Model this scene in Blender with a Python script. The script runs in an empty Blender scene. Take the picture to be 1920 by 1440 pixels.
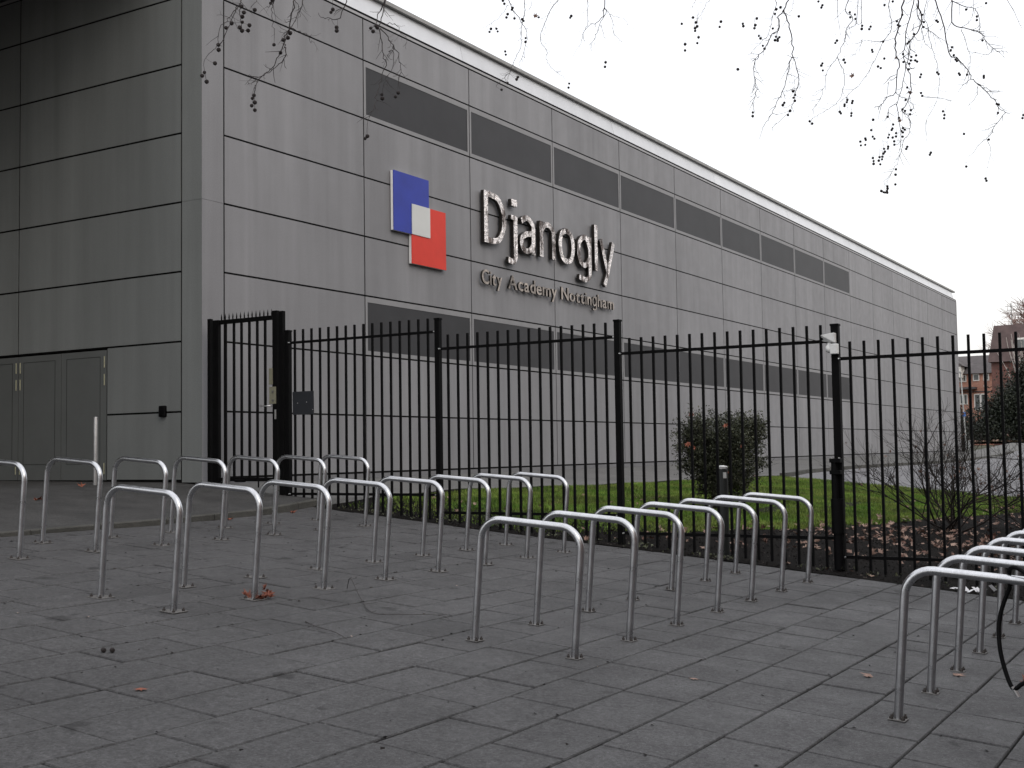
import bpy, bmesh, math, random
import numpy as np
from mathutils import Vector, Matrix
random.seed(7); rng = np.random.default_rng(7)
S = bpy.context.scene
COL = S.collection
R = math.radians

# ---------------------------------------------------------------- camera
cam_d = bpy.data.cameras.new("camera"); cam = bpy.data.objects.new("camera", cam_d); COL.objects.link(cam)
cam_d.sensor_fit = 'HORIZONTAL'; cam_d.sensor_width = 36.0; cam_d.lens = 2247.36 / 1920 * 36
cam_d.clip_start = 0.05; cam_d.clip_end = 3000
CR = Vector((0.5213125, -0.8532339, -0.0150064)); CU = Vector((-0.0398299, -0.0418937, 0.9983279)); CF = Vector((0.8524358, 0.5198431, 0.0558239))
CP = Vector((-13.2455, -13.6690, 0.4117))
M = Matrix((CR, CU, -CF)).transposed().to_4x4(); M.translation = CP
cam.matrix_world = M
S.camera = cam
S.render.resolution_x = 1024; S.render.resolution_y = 768

# ---------------------------------------------------------------- world, sun, exposure
SUN_EL, SUN_AZ = R(38), R(205)          # azimuth from +Y clockwise
W = bpy.data.worlds.new("World"); S.world = W; W.use_nodes = True
nt = W.node_tree; nt.nodes.clear()
out = nt.nodes.new('ShaderNodeOutputWorld')
sky = nt.nodes.new('ShaderNodeTexSky'); sky.sky_type = 'NISHITA'; sky.sun_disc = False
sky.sun_elevation = SUN_EL; sky.sun_rotation = SUN_AZ; sky.air_density = 1.5; sky.dust_density = 4.0
bg1 = nt.nodes.new('ShaderNodeBackground'); bg1.inputs[1].default_value = 0.05
nt.links.new(sky.outputs[0], bg1.inputs[0])
tc = nt.nodes.new('ShaderNodeTexCoord'); sx = nt.nodes.new('ShaderNodeSeparateXYZ'); nt.links.new(tc.outputs['Generated'], sx.inputs[0])
rmp = nt.nodes.new('ShaderNodeMapRange'); rmp.inputs[1].default_value = 0.0; rmp.inputs[2].default_value = 1.0
rmp.inputs[3].default_value = 0.95; rmp.inputs[4].default_value = 1.45
nt.links.new(sx.outputs[2], rmp.inputs[0])
ns = nt.nodes.new('ShaderNodeTexNoise'); ns.inputs['Scale'].default_value = 2.2; ns.inputs['Detail'].default_value = 4
nt.links.new(tc.outputs['Generated'], ns.inputs['Vector'])
nm = nt.nodes.new('ShaderNodeMapRange'); nm.inputs[3].default_value = 0.93; nm.inputs[4].default_value = 1.07
nt.links.new(ns.outputs[0], nm.inputs[0])
mu = nt.nodes.new('ShaderNodeMath'); mu.operation = 'MULTIPLY'; nt.links.new(rmp.outputs[0], mu.inputs[0]); nt.links.new(nm.outputs[0], mu.inputs[1])
bg2 = nt.nodes.new('ShaderNodeBackground'); bg2.inputs[0].default_value = (1.0, 0.985, 0.995, 1)
nt.links.new(mu.outputs[0], bg2.inputs[1])
ad = nt.nodes.new('ShaderNodeAddShader'); nt.links.new(bg1.outputs[0], ad.inputs[0]); nt.links.new(bg2.outputs[0], ad.inputs[1])
nt.links.new(ad.outputs[0], out.inputs[0])
sl = bpy.data.lights.new("sun", 'SUN'); so = bpy.data.objects.new("sun", sl); COL.objects.link(so)
sl.energy = 0.5; sl.angle = R(30); sl.color = (1.0, 0.97, 0.93)
sd = Vector((math.sin(SUN_AZ) * math.cos(SUN_EL), math.cos(SUN_AZ) * math.cos(SUN_EL), math.sin(SUN_EL)))
so.rotation_euler = sd.to_track_quat('Z', 'Y').to_euler()
S.view_settings.view_transform = 'Standard'; S.view_settings.look = 'None'
S.view_settings.exposure = 0.0; S.view_settings.gamma = 1.0; S.view_settings.use_curve_mapping = False
S.render.engine = 'CYCLES'

# ---------------------------------------------------------------- helpers
def tag(o, label=None, cat=None, group=None, kind=None):
    if label: o['label'] = label
    if cat: o['category'] = cat
    if group: o['group'] = group
    if kind: o['kind'] = kind
    return o
def empty(name, loc=(0, 0, 0), mat=None):
    o = bpy.data.objects.new(name, None); COL.objects.link(o); o.empty_display_size = 0.2
    o.location = loc
    if mat is not None: o.matrix_world = mat
    return o
class MB:
    def __init__(s): s.v = []; s.f = []; s.c = []; s.sm = []
    def add(s, vs, fs, col=None, smooth=False):
        n = len(s.v); s.v.extend([tuple(v) for v in vs])
        for f in fs: s.f.append(tuple(i + n for i in f)); s.c.append(col if col is not None else 1.0); s.sm.append(smooth)
    def box(s, x0, x1, y0, y1, z0, z1, col=None):
        s.add([(x0,y0,z0),(x1,y0,z0),(x1,y1,z0),(x0,y1,z0),(x0,y0,z1),(x1,y0,z1),(x1,y1,z1),(x0,y1,z1)],
              [(0,3,2,1),(4,5,6,7),(0,1,5,4),(1,2,6,5),(2,3,7,6),(3,0,4,7)], col)
    def obox(s, p, ux, uy, uz, hx, hy, hz, col=None):
        p, ux, uy, uz = Vector(p), Vector(ux), Vector(uy), Vector(uz)
        vs = [p + ux*a*hx + uy*b*hy + uz*c*hz for c in (-1, 1) for a, b in ((-1,-1),(1,-1),(1,1),(-1,1))]
        s.add(vs, [(0,3,2,1),(4,5,6,7),(0,1,5,4),(1,2,6,5),(2,3,7,6),(3,0,4,7)], col)
    def tube(s, pts, rads, n=8, caps=True, smooth=True, col=None):
        pts = [Vector(p) for p in pts]
        if not hasattr(rads, '__len__'): rads = [rads] * len(pts)
        base = len(s.v); up = None; vs = []
        for i, p in enumerate(pts):
            t = (pts[min(i+1, len(pts)-1)] - pts[max(i-1, 0)])
            if t.length < 1e-9: t = Vector((0, 0, 1))
            t.normalize()
            if up is None:
                up = Vector((0, 0, 1)) if abs(t.z) < 0.9 else Vector((1, 0, 0))
            a = (up - t * up.dot(t))
            if a.length < 1e-6: a = t.orthogonal()
            a.normalize(); b = t.cross(a); up = a
            for k in range(n):
                an = 2*math.pi*k/n
                vs.append(p + (a*math.cos(an) + b*math.sin(an)) * rads[i])
        fs = []
        for i in range(len(pts)-1):
            for k in range(n):
                fs.append((i*n+k, i*n+(k+1) % n, (i+1)*n+(k+1) % n, (i+1)*n+k))
        s.add(vs, fs, col, smooth)
        if caps:
            s.add(vs[:n][::-1], [tuple(range(n))], col); s.add(vs[-n:], [tuple(range(n))], col)
    def disc_lathe(s, prof, n=16, org=(0,0,0), col=None, smooth=True):
        o = Vector(org); vs = []
        for r, z in prof:
            for k in range(n): vs.append(o + Vector((r*math.cos(2*math.pi*k/n), r*math.sin(2*math.pi*k/n), z)))
        fs = [(i*n+k, i*n+(k+1) % n, (i+1)*n+(k+1) % n, (i+1)*n+k) for i in range(len(prof)-1) for k in range(n)]
        s.add(vs, fs, col, smooth)
        s.add(vs[:n][::-1], [tuple(range(n))], col); s.add(vs[-n:], [tuple(range(n))], col)
    def build(s, name, mat, parent=None, bevel=0.0):
        me = bpy.data.meshes.new(name); me.from_pydata(s.v, [], s.f); me.update()
        at = me.attributes.new('tint', 'FLOAT', 'FACE'); at.data.foreach_set('value', s.c)
        me.polygons.foreach_set('use_smooth', s.sm)
        me.materials.append(mat)
        o = bpy.data.objects.new(name, me); COL.objects.link(o)
        if parent is not None: o.parent = parent
        if bevel > 0:
            b = o.modifiers.new('bevel', 'BEVEL'); b.width = bevel; b.segments = 2; b.limit_method = 'ANGLE'
        return o
def np_mesh(name, V, F, mat, parent=None, tint=None):
    me = bpy.data.meshes.new(name); k = F.shape[1]
    me.vertices.add(len(V)); me.vertices.foreach_set('co', V.astype(np.float32).ravel())
    me.loops.add(F.size); me.loops.foreach_set('vertex_index', F.astype(np.int32).ravel())
    me.polygons.add(len(F)); me.polygons.foreach_set('loop_start', np.arange(0, F.size, k, dtype=np.int32))
    me.update(calc_edges=True)
    at = me.attributes.new('tint', 'FLOAT', 'FACE')
    at.data.foreach_set('value', (np.ones(len(F)) if tint is None else tint).astype(np.float32))
    me.materials.append(mat)
    o = bpy.data.objects.new(name, me); COL.objects.link(o)
    if parent is not None: o.parent = parent
    return o
def copy_tree(o, parent=None):
    c = o.copy(); COL.objects.link(c); c.parent = parent
    if parent is not None: c.matrix_parent_inverse = o.matrix_parent_inverse.copy()
    for ch in list(KIDS.get(o.name, [])): copy_tree(ch, c)
    return c
KIDS = {}
def reg(parent, *kids): KIDS.setdefault(parent.name, []).extend(kids)

def sstep(x, a, b):
    t = min(1.0, max(0.0, (x - a) / (b - a))); return t*t*(3-2*t)
def interp(x, tab):
    if x <= tab[0][0]: return tab[0][1]
    for (a, p), (b, q) in zip(tab, tab[1:]):
        if x <= b: return p + (q-p)*(x-a)/(b-a)
    return tab[-1][1]

# ---------------------------------------------------------------- materials
class Mat:
    def __init__(s, name, base=(.5,.5,.5), rough=.7, metal=0.0, spec=.5):
        s.m = bpy.data.materials.new(name); s.m.use_nodes = True; s.nt = s.m.node_tree; s.b = s.nt.nodes['Principled BSDF']
        s.b.inputs['Base Color'].default_value = (*base, 1); s.b.inputs['Roughness'].default_value = rough
        s.b.inputs['Metallic'].default_value = metal; s.b.inputs['Specular IOR Level'].default_value = spec
        s.base = base
    def n(s, t): return s.nt.nodes.new(t)
    def l(s, a, b): s.nt.links.new(a, b)
    def coord(s, scale=(1,1,1), kind='Object'):
        t = s.n('ShaderNodeTexCoord'); m = s.n('ShaderNodeMapping'); m.inputs['Scale'].default_value = scale
        s.l(t.outputs[kind], m.inputs[0]); return m.outputs[0]
    def geo(s, scale=(1,1,1)):
        t = s.n('ShaderNodeNewGeometry'); m = s.n('ShaderNodeMapping'); m.inputs['Scale'].default_value = scale
        s.l(t.outputs['Position'], m.inputs[0]); return m.outputs[0]
    def noise(s, vec, sc=5, det=4, rough=.6, lo=0.0, hi=1.0, a=0.3, b=0.7):
        n = s.n('ShaderNodeTexNoise'); n.inputs['Scale'].default_value = sc; n.inputs['Detail'].default_value = det; n.inputs['Roughness'].default_value = rough
        s.l(vec, n.inputs['Vector']); r = s.n('ShaderNodeMapRange')
        r.inputs[1].default_value = a; r.inputs[2].default_value = b; r.inputs[3].default_value = lo; r.inputs[4].default_value = hi
        s.l(n.outputs[0], r.inputs[0]); return r.outputs[0]
    def math(s, op, a, b):
        n = s.n('ShaderNodeMath'); n.operation = op
        for i, v in enumerate((a, b)):
            if isinstance(v, (int, float)): n.inputs[i].default_value = v
            else: s.l(v, n.inputs[i])
        return n.outputs[0]
    def tint(s):
        a = s.n('ShaderNodeAttribute'); a.attribute_name = 'tint'; return a.outputs['Fac']
    def mixc(s, f, c1, c2):
        n = s.n('ShaderNodeMix'); n.data_type = 'RGBA'
        if isinstance(f, (int, float)): n.inputs[0].default_value = f
        else: s.l(f, n.inputs[0])
        for i, c in ((6, c1), (7, c2)):
            if isinstance(c, tuple): n.inputs[i].default_value = (*c, 1)
            else: s.l(c, n.inputs[i])
        return n.outputs[2]
    def scale(s, fac, col=None):
        n = s.n('ShaderNodeVectorMath'); n.operation = 'SCALE'
        if col is None: n.inputs[0].default_value = s.base
        elif isinstance(col, tuple): n.inputs[0].default_value = col
        else: s.l(col, n.inputs[0])
        s.l(fac, n.inputs['Scale']); s.l(n.outputs[0], s.b.inputs['Base Color']); return n.outputs[0]
    def bump(s, h, st=.2, dist=.01):
        n = s.n('ShaderNodeBump'); n.inputs['Strength'].default_value = st; n.inputs['Distance'].default_value = dist
        s.l(h, n.inputs['Height']); s.l(n.outputs[0], s.b.inputs['Normal'])
    def rough(s, v): s.l(v, s.b.inputs['Roughness'])

def simple(name, base, rough=.6, metal=0.0, var=.15, sc=6, bump=0.0, spec=.5):
    m = Mat(name, base, rough, metal, spec); v = m.geo()
    f = m.noise(v, sc, 5, .65, 1-var, 1+var); f = m.math('MULTIPLY', f, m.tint()); m.scale(f)
    if bump: m.bump(m.noise(v, sc*6, 3), bump, .004)
    return m.m

# cladding: fibre-cement panels with rain streaks
def clad(nm_, base_):
    m = Mat(nm_, base_, .6, 0, .3)
    g = m.geo(); st = m.geo((1.0, 1.0, .045)); st2 = m.geo((1, 1, .10))
    a = m.noise(st, 1.6, 4, .6, .84, 1.10, .28, .72); b = m.noise(st2, 6, 2, .5, .965, 1.03); c = m.noise(g, .35, 3, .5, .94, 1.05); e = m.noise(g, 60, 3, .7, .86, 1.14, .25, .75)
    stn = m.noise(m.geo((1.0, 1.0, .02)), 1.4, 4, .6, 1.0, .84, .60, .72)
    f = m.math('MULTIPLY', a, b); f = m.math('MULTIPLY', f, c); f = m.math('MULTIPLY', f, e); f = m.math('MULTIPLY', f, stn); f = m.math('MULTIPLY', f, m.tint())
    m.scale(f); m.rough(m.noise(g, 3, 4, .6, .5, .7)); m.bump(m.noise(g, 160, 2), .05, .002); return m.m
M_CLAD = clad('panel_cladding', (.214, .215, .226)); M_CLAD_SHADE = clad('side_panel_cladding', (.186, .198, .197))  # side wall's shade and green cast put into a darker base colour
def slabmat():
    m = Mat('concrete_slab', (.066, .066, .068), .75, 0, .3)
    g = m.geo(); a = m.noise(g, .7, 5, .65, .82, 1.18); b = m.noise(g, 9, 5, .8, .80, 1.20, .3, .7); c = m.noise(g, 38, 4, .85, .45, 1.55, .3, .7)
    sp = m.noise(g, 120, 2, .7, 1.0, 2.6, .62, .72); dk = m.noise(g, 80, 2, .7, 1.0, .45, .58, .70); spot = m.noise(g, 3.3, 2, .4, 1.0, .55, .70, .73)
    f = m.math('MULTIPLY', a, b)
    for q in (c, sp, dk, spot): f = m.math('MULTIPLY', f, q)
    f = m.math('MULTIPLY', f, m.tint()); m.scale(f)
    m.rough(m.noise(g, 2.0, 4, .6, .5, .8)); m.bump(m.noise(g, 90, 5, .8), .6, .006); return m.m
M_SLAB = slabmat()
def groundmat(name, c1, c2, rough=.9, sc=1.2, bump=.6, fine=60, spec=.3):
    m = Mat(name, c1, rough); g = m.geo()
    f = m.noise(g, sc, 6, .7); col = m.mixc(f, c1, c2); m.b.inputs['Specular IOR Level'].default_value = spec
    m.scale(m.math('MULTIPLY', m.noise(g, fine, 4, .7, .6, 1.4), m.tint()), col); m.bump(m.noise(g, fine*.6, 4, .7), bump, .02); return m.m
M_JOINT = groundmat('joint_sand', (.003,.003,.0025), (.010,.011,.006))
M_SOIL = groundmat('damp_soil', (.004,.0037,.0034), (.013,.011,.010), .95, 2.2, .9, 45, .08)
M_ASPH = groundmat('forecourt_asphalt', (.028,.028,.028), (.064,.0635,.063), .85, 1.6, .5, 40)
M_ROAD = groundmat('road_asphalt', (.13,.13,.137), (.17,.17,.178), .7, .5, .3, 90)
M_PATH = groundmat('path_concrete', (.095,.095,.093), (.135,.134,.13), .8, .8, .2, 70)
M_KERB = groundmat('kerb_concrete', (.045,.045,.041), (.080,.079,.072), .85, 2.0, .3, 70)
M_FAR = groundmat('far_ground', (.03,.035,.02), (.06,.055,.035), .95, .3, .3, 8)
def lawnmat():
    m = Mat('lawn_soil', (.03,.04,.015), .95, 0, .1); g = m.geo()
    f = m.noise(g, 1.3, 5, .7, 0, 1, .35, .6); col = m.mixc(f, (.014,.026,.007), (.022,.022,.013))
    m.scale(m.noise(g, 60, 4, .7, .6, 1.4), col); m.bump(m.noise(g, 40, 4), .8, .02); return m.m
M_LAWN = lawnmat()
def grassmat():
    m = Mat('grass_blade', (.05,.09,.02), .6, 0, .2); g = m.geo()
    col = m.mixc(m.noise(g, 1.2, 3, .6), (.09,.20,.02), (.20,.25,.055)); m.scale(m.tint(), col)
    m.b.inputs['Transmission Weight'].default_value = 0.0; return m.m
M_GRASS = grassmat()
def steel():
    m = Mat('stainless_steel', (.58,.59,.61), .3, 1.0)
    g = m.coord((1,1,1)); f = m.noise(g, 150, 3, .7, .88, 1.10); d = m.noise(g, 6, 4, .6, .80, 1.08); st = m.noise(m.coord((1,1,.05)), 120, 2, .6, .90, 1.06)
    ff = m.math('MULTIPLY', m.math('MULTIPLY', f, d), st); m.scale(ff); m.rough(m.noise(g, 9, 4, .6, .25, .38)); return m.m
M_STEEL = steel()
M_PLATE = simple('flange_steel', (.16,.155,.15), .55, .6, .35, 40)
M_BOLT = simple('rusty_bolt', (.035,.03,.028), .6, .5, .3, 60)
M_BLACK = simple('black_powder_coat', (.0035,.0035,.0038), .6, 0, .25, 8, 0, .07)
M_BLACKP = simple('black_plastic', (.003,.003,.0035), .6, 0, .2, 20, 0, .1)
M_BRT = simple('bright_bolt', (.6,.6,.6), .35, .9, .1, 50)
M_WIN = simple('window_dark', (.034,.034,.037), .5, 0, .14, 1.2, 0, .2)
M_FRAME = simple('window_frame', (.222,.223,.231), .6, 0, .06, 3, 0, .3)
M_BACK = simple('joint_backing', (.004,.004,.004), .9, 0, .1, 3, 0, .1)
M_DOOR = simple('painted_door', (.108,.115,.114), .6, 0, .06, 2, .02, .3)
M_FASC = simple('fascia_aluminium', (.56,.575,.60), .45, .1, .07, 1.2)
M_TRIM = simple('grey_trim', (.30,.30,.31), .5, 0, .08, 3)
M_ROOF = simple('roof_edge', (.25,.25,.245), .6, 0, .2, 4)
M_SOFF = simple('soffit_panel', (.10,.10,.10), .7, 0, .1, 1)
M_BLUE = simple('sign_blue', (.014,.030,.29), .35, 0, .16, 1.5, 0, .25)
M_RED = simple('sign_red', (.58,.034,.018), .4, 0, .10, 1.5, 0, .2)
M_WHT = simple('sign_white', (.52,.53,.52), .4, 0, .05, 2)
M_WEDGE = simple('sign_white_edge', (.85,.85,.85), .4, 0, .03, 2)
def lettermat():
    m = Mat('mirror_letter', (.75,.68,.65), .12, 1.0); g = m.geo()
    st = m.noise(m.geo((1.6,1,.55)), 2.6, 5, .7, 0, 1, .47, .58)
    col = m.mixc(st, (.88,.82,.79), (.10,.075,.065)); m.scale(m.noise(g, 30, 3, .6, .8, 1.1), col)  # dark reflections and brown streaks painted into the metal colour
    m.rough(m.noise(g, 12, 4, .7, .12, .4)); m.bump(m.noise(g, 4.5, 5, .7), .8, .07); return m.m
M_LET = lettermat()
M_LETD = simple('bronze_letter', (.24,.205,.18), .22, .9, .75, 6)
M_LSIDE = simple('letter_return', (.06,.055,.05), .3, .9, .3, 20)
M_CREAM = simple('beige_lock_plate', (.22,.215,.155), .5, .2, .12, 40)
M_CAMW = simple('camera_white', (.72,.73,.72), .4, 0, .08, 20)
M_SIGNB = simple('slate_plate', (.012,.014,.019), .5, 0, .15, 12)
M_BOLL = simple('bollard_green', (.014,.017,.016), .5, 0, .15, 12)
M_HINGE = simple('brass_hinge', (.42,.42,.30), .4, .5, .15, 60)
M_TWIG = simple('plane_bark_twig', (.035,.030,.030), .8, 0, .3, 30)
M_BARK = simple('plane_bark', (.13,.12,.10), .85, 0, .45, 5, .4)
M_BALL = simple('seed_ball_brown', (.020,.016,.016), .9, 0, .3, 200)
M_SHRUB = simple('shrub_stem', (.020,.016,.014), .85, 0, .3, 20, 0, .2)
def leafmat(name, c1, c2, rough=.6):
    m = Mat(name, c1, rough); n = m.n('ShaderNodeMapRange'); m.l(m.tint(), n.inputs[0]); n.inputs[1].default_value = 0; n.inputs[2].default_value = 1
    col = m.mixc(n.outputs[0], c1, c2); m.scale(m.noise(m.geo(), 25, 3, .6, .75, 1.25), col); return m.m
M_LEAFG = leafmat('privet_leaf', (.010,.014,.007), (.095,.105,.055))
M_CONIF = leafmat('evergreen_leaf', (.005,.008,.005), (.024,.034,.016))
M_LEAFB = leafmat('dead_leaf', (.10,.042,.028), (.34,.235,.185), .7)
M_LEAFO = leafmat('orange_leaf', (.15,.042,.022), (.24,.075,.040), .7)
M_PAPER = simple('white_paper', (.70,.70,.72), .8, 0, .1, 30)
M_BRICK = None
def brick(name, c1, c2, mort, sc=1.0):
    m = Mat(name, c1, .85); g = m.geo((1,1,1)); sx_ = m.n('ShaderNodeSeparateXYZ'); m.l(g, sx_.inputs[0]); cb = m.n('ShaderNodeCombineXYZ'); m.l(m.math('ADD', sx_.outputs[0], sx_.outputs[1]), cb.inputs[0]); m.l(sx_.outputs[2], cb.inputs[1])
    b = m.n('ShaderNodeTexBrick'); m.l(cb.outputs[0], b.inputs['Vector']); b.inputs['Color1'].default_value = (*c1,1); b.inputs['Color2'].default_value = (*c2,1); b.inputs['Mortar'].default_value = (*mort,1)
    b.inputs['Scale'].default_value = sc; b.inputs['Brick Width'].default_value = .225; b.inputs['Row Height'].default_value = .075; b.inputs['Mortar Size'].default_value = .01
    m.scale(m.noise(g, 1.2, 4, .6, .75, 1.2), b.outputs[0]); return m.m
M_BRICK = brick('red_brick', (.42,.15,.09), (.52,.21,.13), (.38,.33,.29))
M_BRICKD = brick('dark_red_brick', (.13,.048,.040), (.19,.065,.05), (.12,.10,.09))
M_TILE = simple('roof_tile', (.085,.075,.075), .8, 0, .25, 1.5)
M_TILEB = simple('roof_tile_brown', (.085,.058,.056), .8, 0, .25, 1.5)
M_UPVC = simple('white_window', (.75,.74,.70), .5, 0, .08, 3)
M_GLASSF = simple('far_glass', (.12,.13,.13), .15, 0, .3, 2)
M_BIRCH = simple('birch_bark', (.50,.47,.44), .8, 0, .35, 6)
M_BAND = simple('blue_band', (.05,.15,.45), .5, 0, .1, 5)
M_GALV = simple('galvanised_pole', (.48,.50,.50), .45, .6, .15, 12)
M_KNOB = simple('dull_steel', (.33,.33,.33), .4, .7, .1, 12)

# ---------------------------------------------------------------- ground shape
def bumpz(x, y): return .045 * sstep(x, -1.5, 0) * sstep(y, -6, -2)
def P(x, y): return -0.17785 - 0.0069129*x + 0.0809161*y + bumpz(x, y)
KERB = [(-30,-3.0),(-9,-2.98),(-5.57,-2.92),(-3.42,-2.85),(-1.65,-2.68),(-.12,-2.41),(.6,-2.25)]
def kerb_y(x): return interp(x, KERB)
def kerb_h(x): return interp(x, [(-12,.03),(-5.6,.045),(-2.5,.075),(-.1,.10),(1,.10)])
EDGE = [(-30,-1.3),(-20,-1.0),(-11.8,-.56),(-10.1,-.44),(-8.2,-.30),(-5.9,-.22),(-4.7,-.24),(-2.0,-.28),(0,-.28)]
def edge_x(y): return interp(y, EDGE)
def asph(x, y):
    k = kerb_y(x); z0 = P(x, k) + kerb_h(x)
    t = min(1, max(0, (y - k - .12) / (.3 - k)))
    return z0 + (0.0 - z0)*t + .006*max(0, y-.4)
def zin(x, y):
    s = .09*(1 - .75*sstep(x, 50, 90)); yy = min(0, y)
    return -.045 + s*yy + .60*sstep(x, 55, 82)
def zlawn(x, y):
    f = sstep(x, 0.0, 1.6); n = .02*math.sin(x*1.7+y*2.3)*math.sin(x*.9-y*1.9)
    return (P(x, y) + .005)*(1-f) + zin(x, y)*f + n*f
def hbase(x, y):
    if x < 0:
        if y > kerb_y(x): return asph(x, min(y, 6))
        return P(x, max(y, -26))
    f = sstep(x, 0, 1.6)
    return P(x, max(y, -26))*(1-f) + zin(x, max(y, -26))*f

def grid_sheet(name, xs, ys, zf, mat, tz=0.0, yf=None):
    mb = MB(); nx, ny = len(xs), len(ys)
    for j, y in enumerate(ys):
        for i, x in enumerate(xs):
            X, Y = (x, y) if yf is None else yf(x, y)
            mb.v.append((X, Y, zf(X, Y)+tz))
    for j in range(ny-1):
        for i in range(nx-1):
            a = j*nx+i; mb.f.append((a, a+1, a+nx+1, a+nx)); mb.c.append(1.0); mb.sm.append(True)
    return tag(mb.build(name, mat), kind='structure')
def lin(a, b, n): return [a + (b-a)*i/(n-1) for i in range(n)]
gx = [-600,-300,-150,-80,-50,-35] + lin(-28, 20, 49) + lin(22, 100, 40) + [115,140,180,250,400,800]
gy = [-600,-300,-150,-80,-50,-35] + lin(-28, 10, 39) + lin(12, 60, 13) + [80,120,200,400,800]
grid_sheet('ground', gx, gy, hbase, M_FAR, -.25)
# joint bed under the slabs
grid_sheet('paving_bed', lin(0, 1, 80), lin(0, 1, 60), lambda x, y: P(x, y), M_JOINT, -.020,
           lambda u, v: ((lambda Y: (-20 + (edge_x(Y)+20)*u, Y))(-19 + v*(19-2.3))) )
# slabs
sb = MB(); ROW = .4083; y = -18.6 - .01
k = 0
y0 = -10.945 - 19*ROW
while y0 + k*ROW < -2.2:
    ya = y0 + k*ROW; yb = ya + ROW; x = -18 - random.random()*.4
    while x < 0.0:
        L = random.choice((.4, .6, .6, .6, .8, .8)) * 1.02; ga_, gb_, gc_, gd_ = [random.choice((.0045,.0065,.008,.0095,.011)) for _ in range(4)]; gc_ = .002 + gc_*.45
        xa, xb = x + ga_, x + L - gb_; x += L
        yc, yd = ya + gc_, yb - .0035 - gd_*.4
        ti = random.gauss(1, .05); dz0 = random.gauss(0, .0016); dz = [dz0 + random.gauss(0, .0014) for _ in range(4)]
        c0 = [(xa, yc), (xb, yc), (xb, yd), (xa, yd)]
        cc = []
        for (px, py) in c0:
            px = min(px, edge_x(py)); py = min(py, kerb_y(px) - .004); cc.append((px, py))
        if cc[1][0] - cc[0][0] < .03 or cc[3][1] - cc[0][1] < .03: continue
        ch = .005
        inn = [(cc[0][0]+ch, cc[0][1]+ch), (cc[1][0]-ch, cc[1][1]+ch), (cc[2][0]-ch, cc[2][1]-ch), (cc[3][0]+ch, cc[3][1]-ch)]
        vs = [(a, b, P(a, b)+d) for (a, b), d in zip(inn, dz)] + [(a, b, P(a, b)-.007+d) for (a, b), d in zip(cc, dz)] + [(a, b, P(a, b)-.03) for a, b in cc]
        sb.add(vs, [(0,1,2,3),(4,5,1,0),(5,6,2,1),(6,7,3,2),(7,4,0,3),(8,9,5,4),(9,10,6,5),(10,11,7,6),(11,8,4,7)], ti)
    k += 1
tag(sb.build('paving', M_SLAB), kind='structure')
# kerb between paving and forecourt (kerb stones about 0.9 m)
kb = MB(); xk = -18.0
while xk < -.1:
    xe = min(xk + .914, -.02)
    a, b = xk + .004, xe - .004; ka, kb_ = kerb_y(a), kerb_y(b); za, zb = P(a, ka)+kerb_h(a), P(b, kb_)+kerb_h(b); w = .125
    kb.add([(a,ka,za-.4),(b,kb_,zb-.4),(b,kb_+w,zb-.4),(a,ka+w,za-.4),(a,ka,za-.012),(b,kb_,zb-.012),(b,kb_+w,zb),(a,ka+w,za),(a,ka+.012,za),(b,kb_+.012,zb)],
           [(0,1,5,4),(4,5,9,8),(8,9,6,7),(1,2,6,9,5),(3,0,4,8,7)], random.gauss(1,.06)); xk = xe
tag(kb.build('kerb', M_KERB), kind='structure')
grid_sheet('forecourt', lin(0, 1, 70), lin(0, 1, 30), asph, M_ASPH, 0.0, lambda u, v: ((lambda X: (X, kerb_y(X)+.12 + v*(14-kerb_y(X))))(-30 + 30.0*u)))
# inside the fence: path along the wall, lawn, road
def path_y(x): return interp(x, [(0,-2.35),(3.8,-2.1),(8,-2.6),(12,-2.75),(17.7,-3.3),(20,-2.95),(26,-2.75),(40,-3.05),(60,-2.0),(90,-1.5)])
grid_sheet('path', lin(0, 1, 90), [-1] + lin(0, 1, 8), lambda x, y: (zin(x, y)+.004 if x > 1 else asph(min(x,0), y)*(1-x)+(zin(x,y)+.004)*x) - (.4 if y < path_y(x)-.0005 else 0), M_PATH, 0, lambda u, v: ((lambda X: (X, path_y(X)*(1-v) if v >= 0 else path_y(X)-.002))(75*u)))
def lawn_shape(u, v):
    X = -.6 + 17.6*u; yt = path_y(max(X, 0)) - .02; Y = yt + (-24 - yt)*v
    if X < .35: X = max(X, edge_x(Y) + .003) if u > 0 else edge_x(Y) + .003
    return X, Y
grid_sheet('lawn', lin(0, 1, 90), lin(0, 1, 110), zlawn, M_SOIL, 0.0, lawn_shape)
road = grid_sheet('road', lin(0, 1, 60), lin(0, 1, 40), zin, M_ROAD, -.02, lambda u, v: ((lambda X: (X, path_y(X)-.02 + v*(-30-path_y(X))))(interp(u, [(0,16.6),(.5,35),(1,80)]))))
rk = MB(); xs_ = lin(17.2, 62, 50)
for a, b in zip(xs_, xs_[1:]):
    ka, kb_ = path_y(a), path_y(b); za, zb = zin(a, ka)+.02, zin(b, kb_)+.02; w = .14
    rk.add([(a+.004,ka-w,za-.3),(b-.004,kb_-w,zb-.3),(b-.004,kb_,zb-.3),(a+.004,ka,za-.3),(a+.004,ka-w,za+.05),(b-.004,kb_-w,zb+.05),(b-.004,kb_,zb+.05),(a+.004,ka,za+.05)],
           [(0,1,5,4),(4,5,6,7),(1,2,6,5),(2,3,7,6),(3,0,4,7)], random.gauss(1,.05))
tag(rk.build('road_kerb', M_KERB), kind='structure')
grid_sheet('pavement', lin(0, 1, 6), lin(0, 1, 20), zin, M_PATH, .03, lambda u, v: (51 + 1.5*u + v*4, -2.3 - 14*v))
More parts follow.
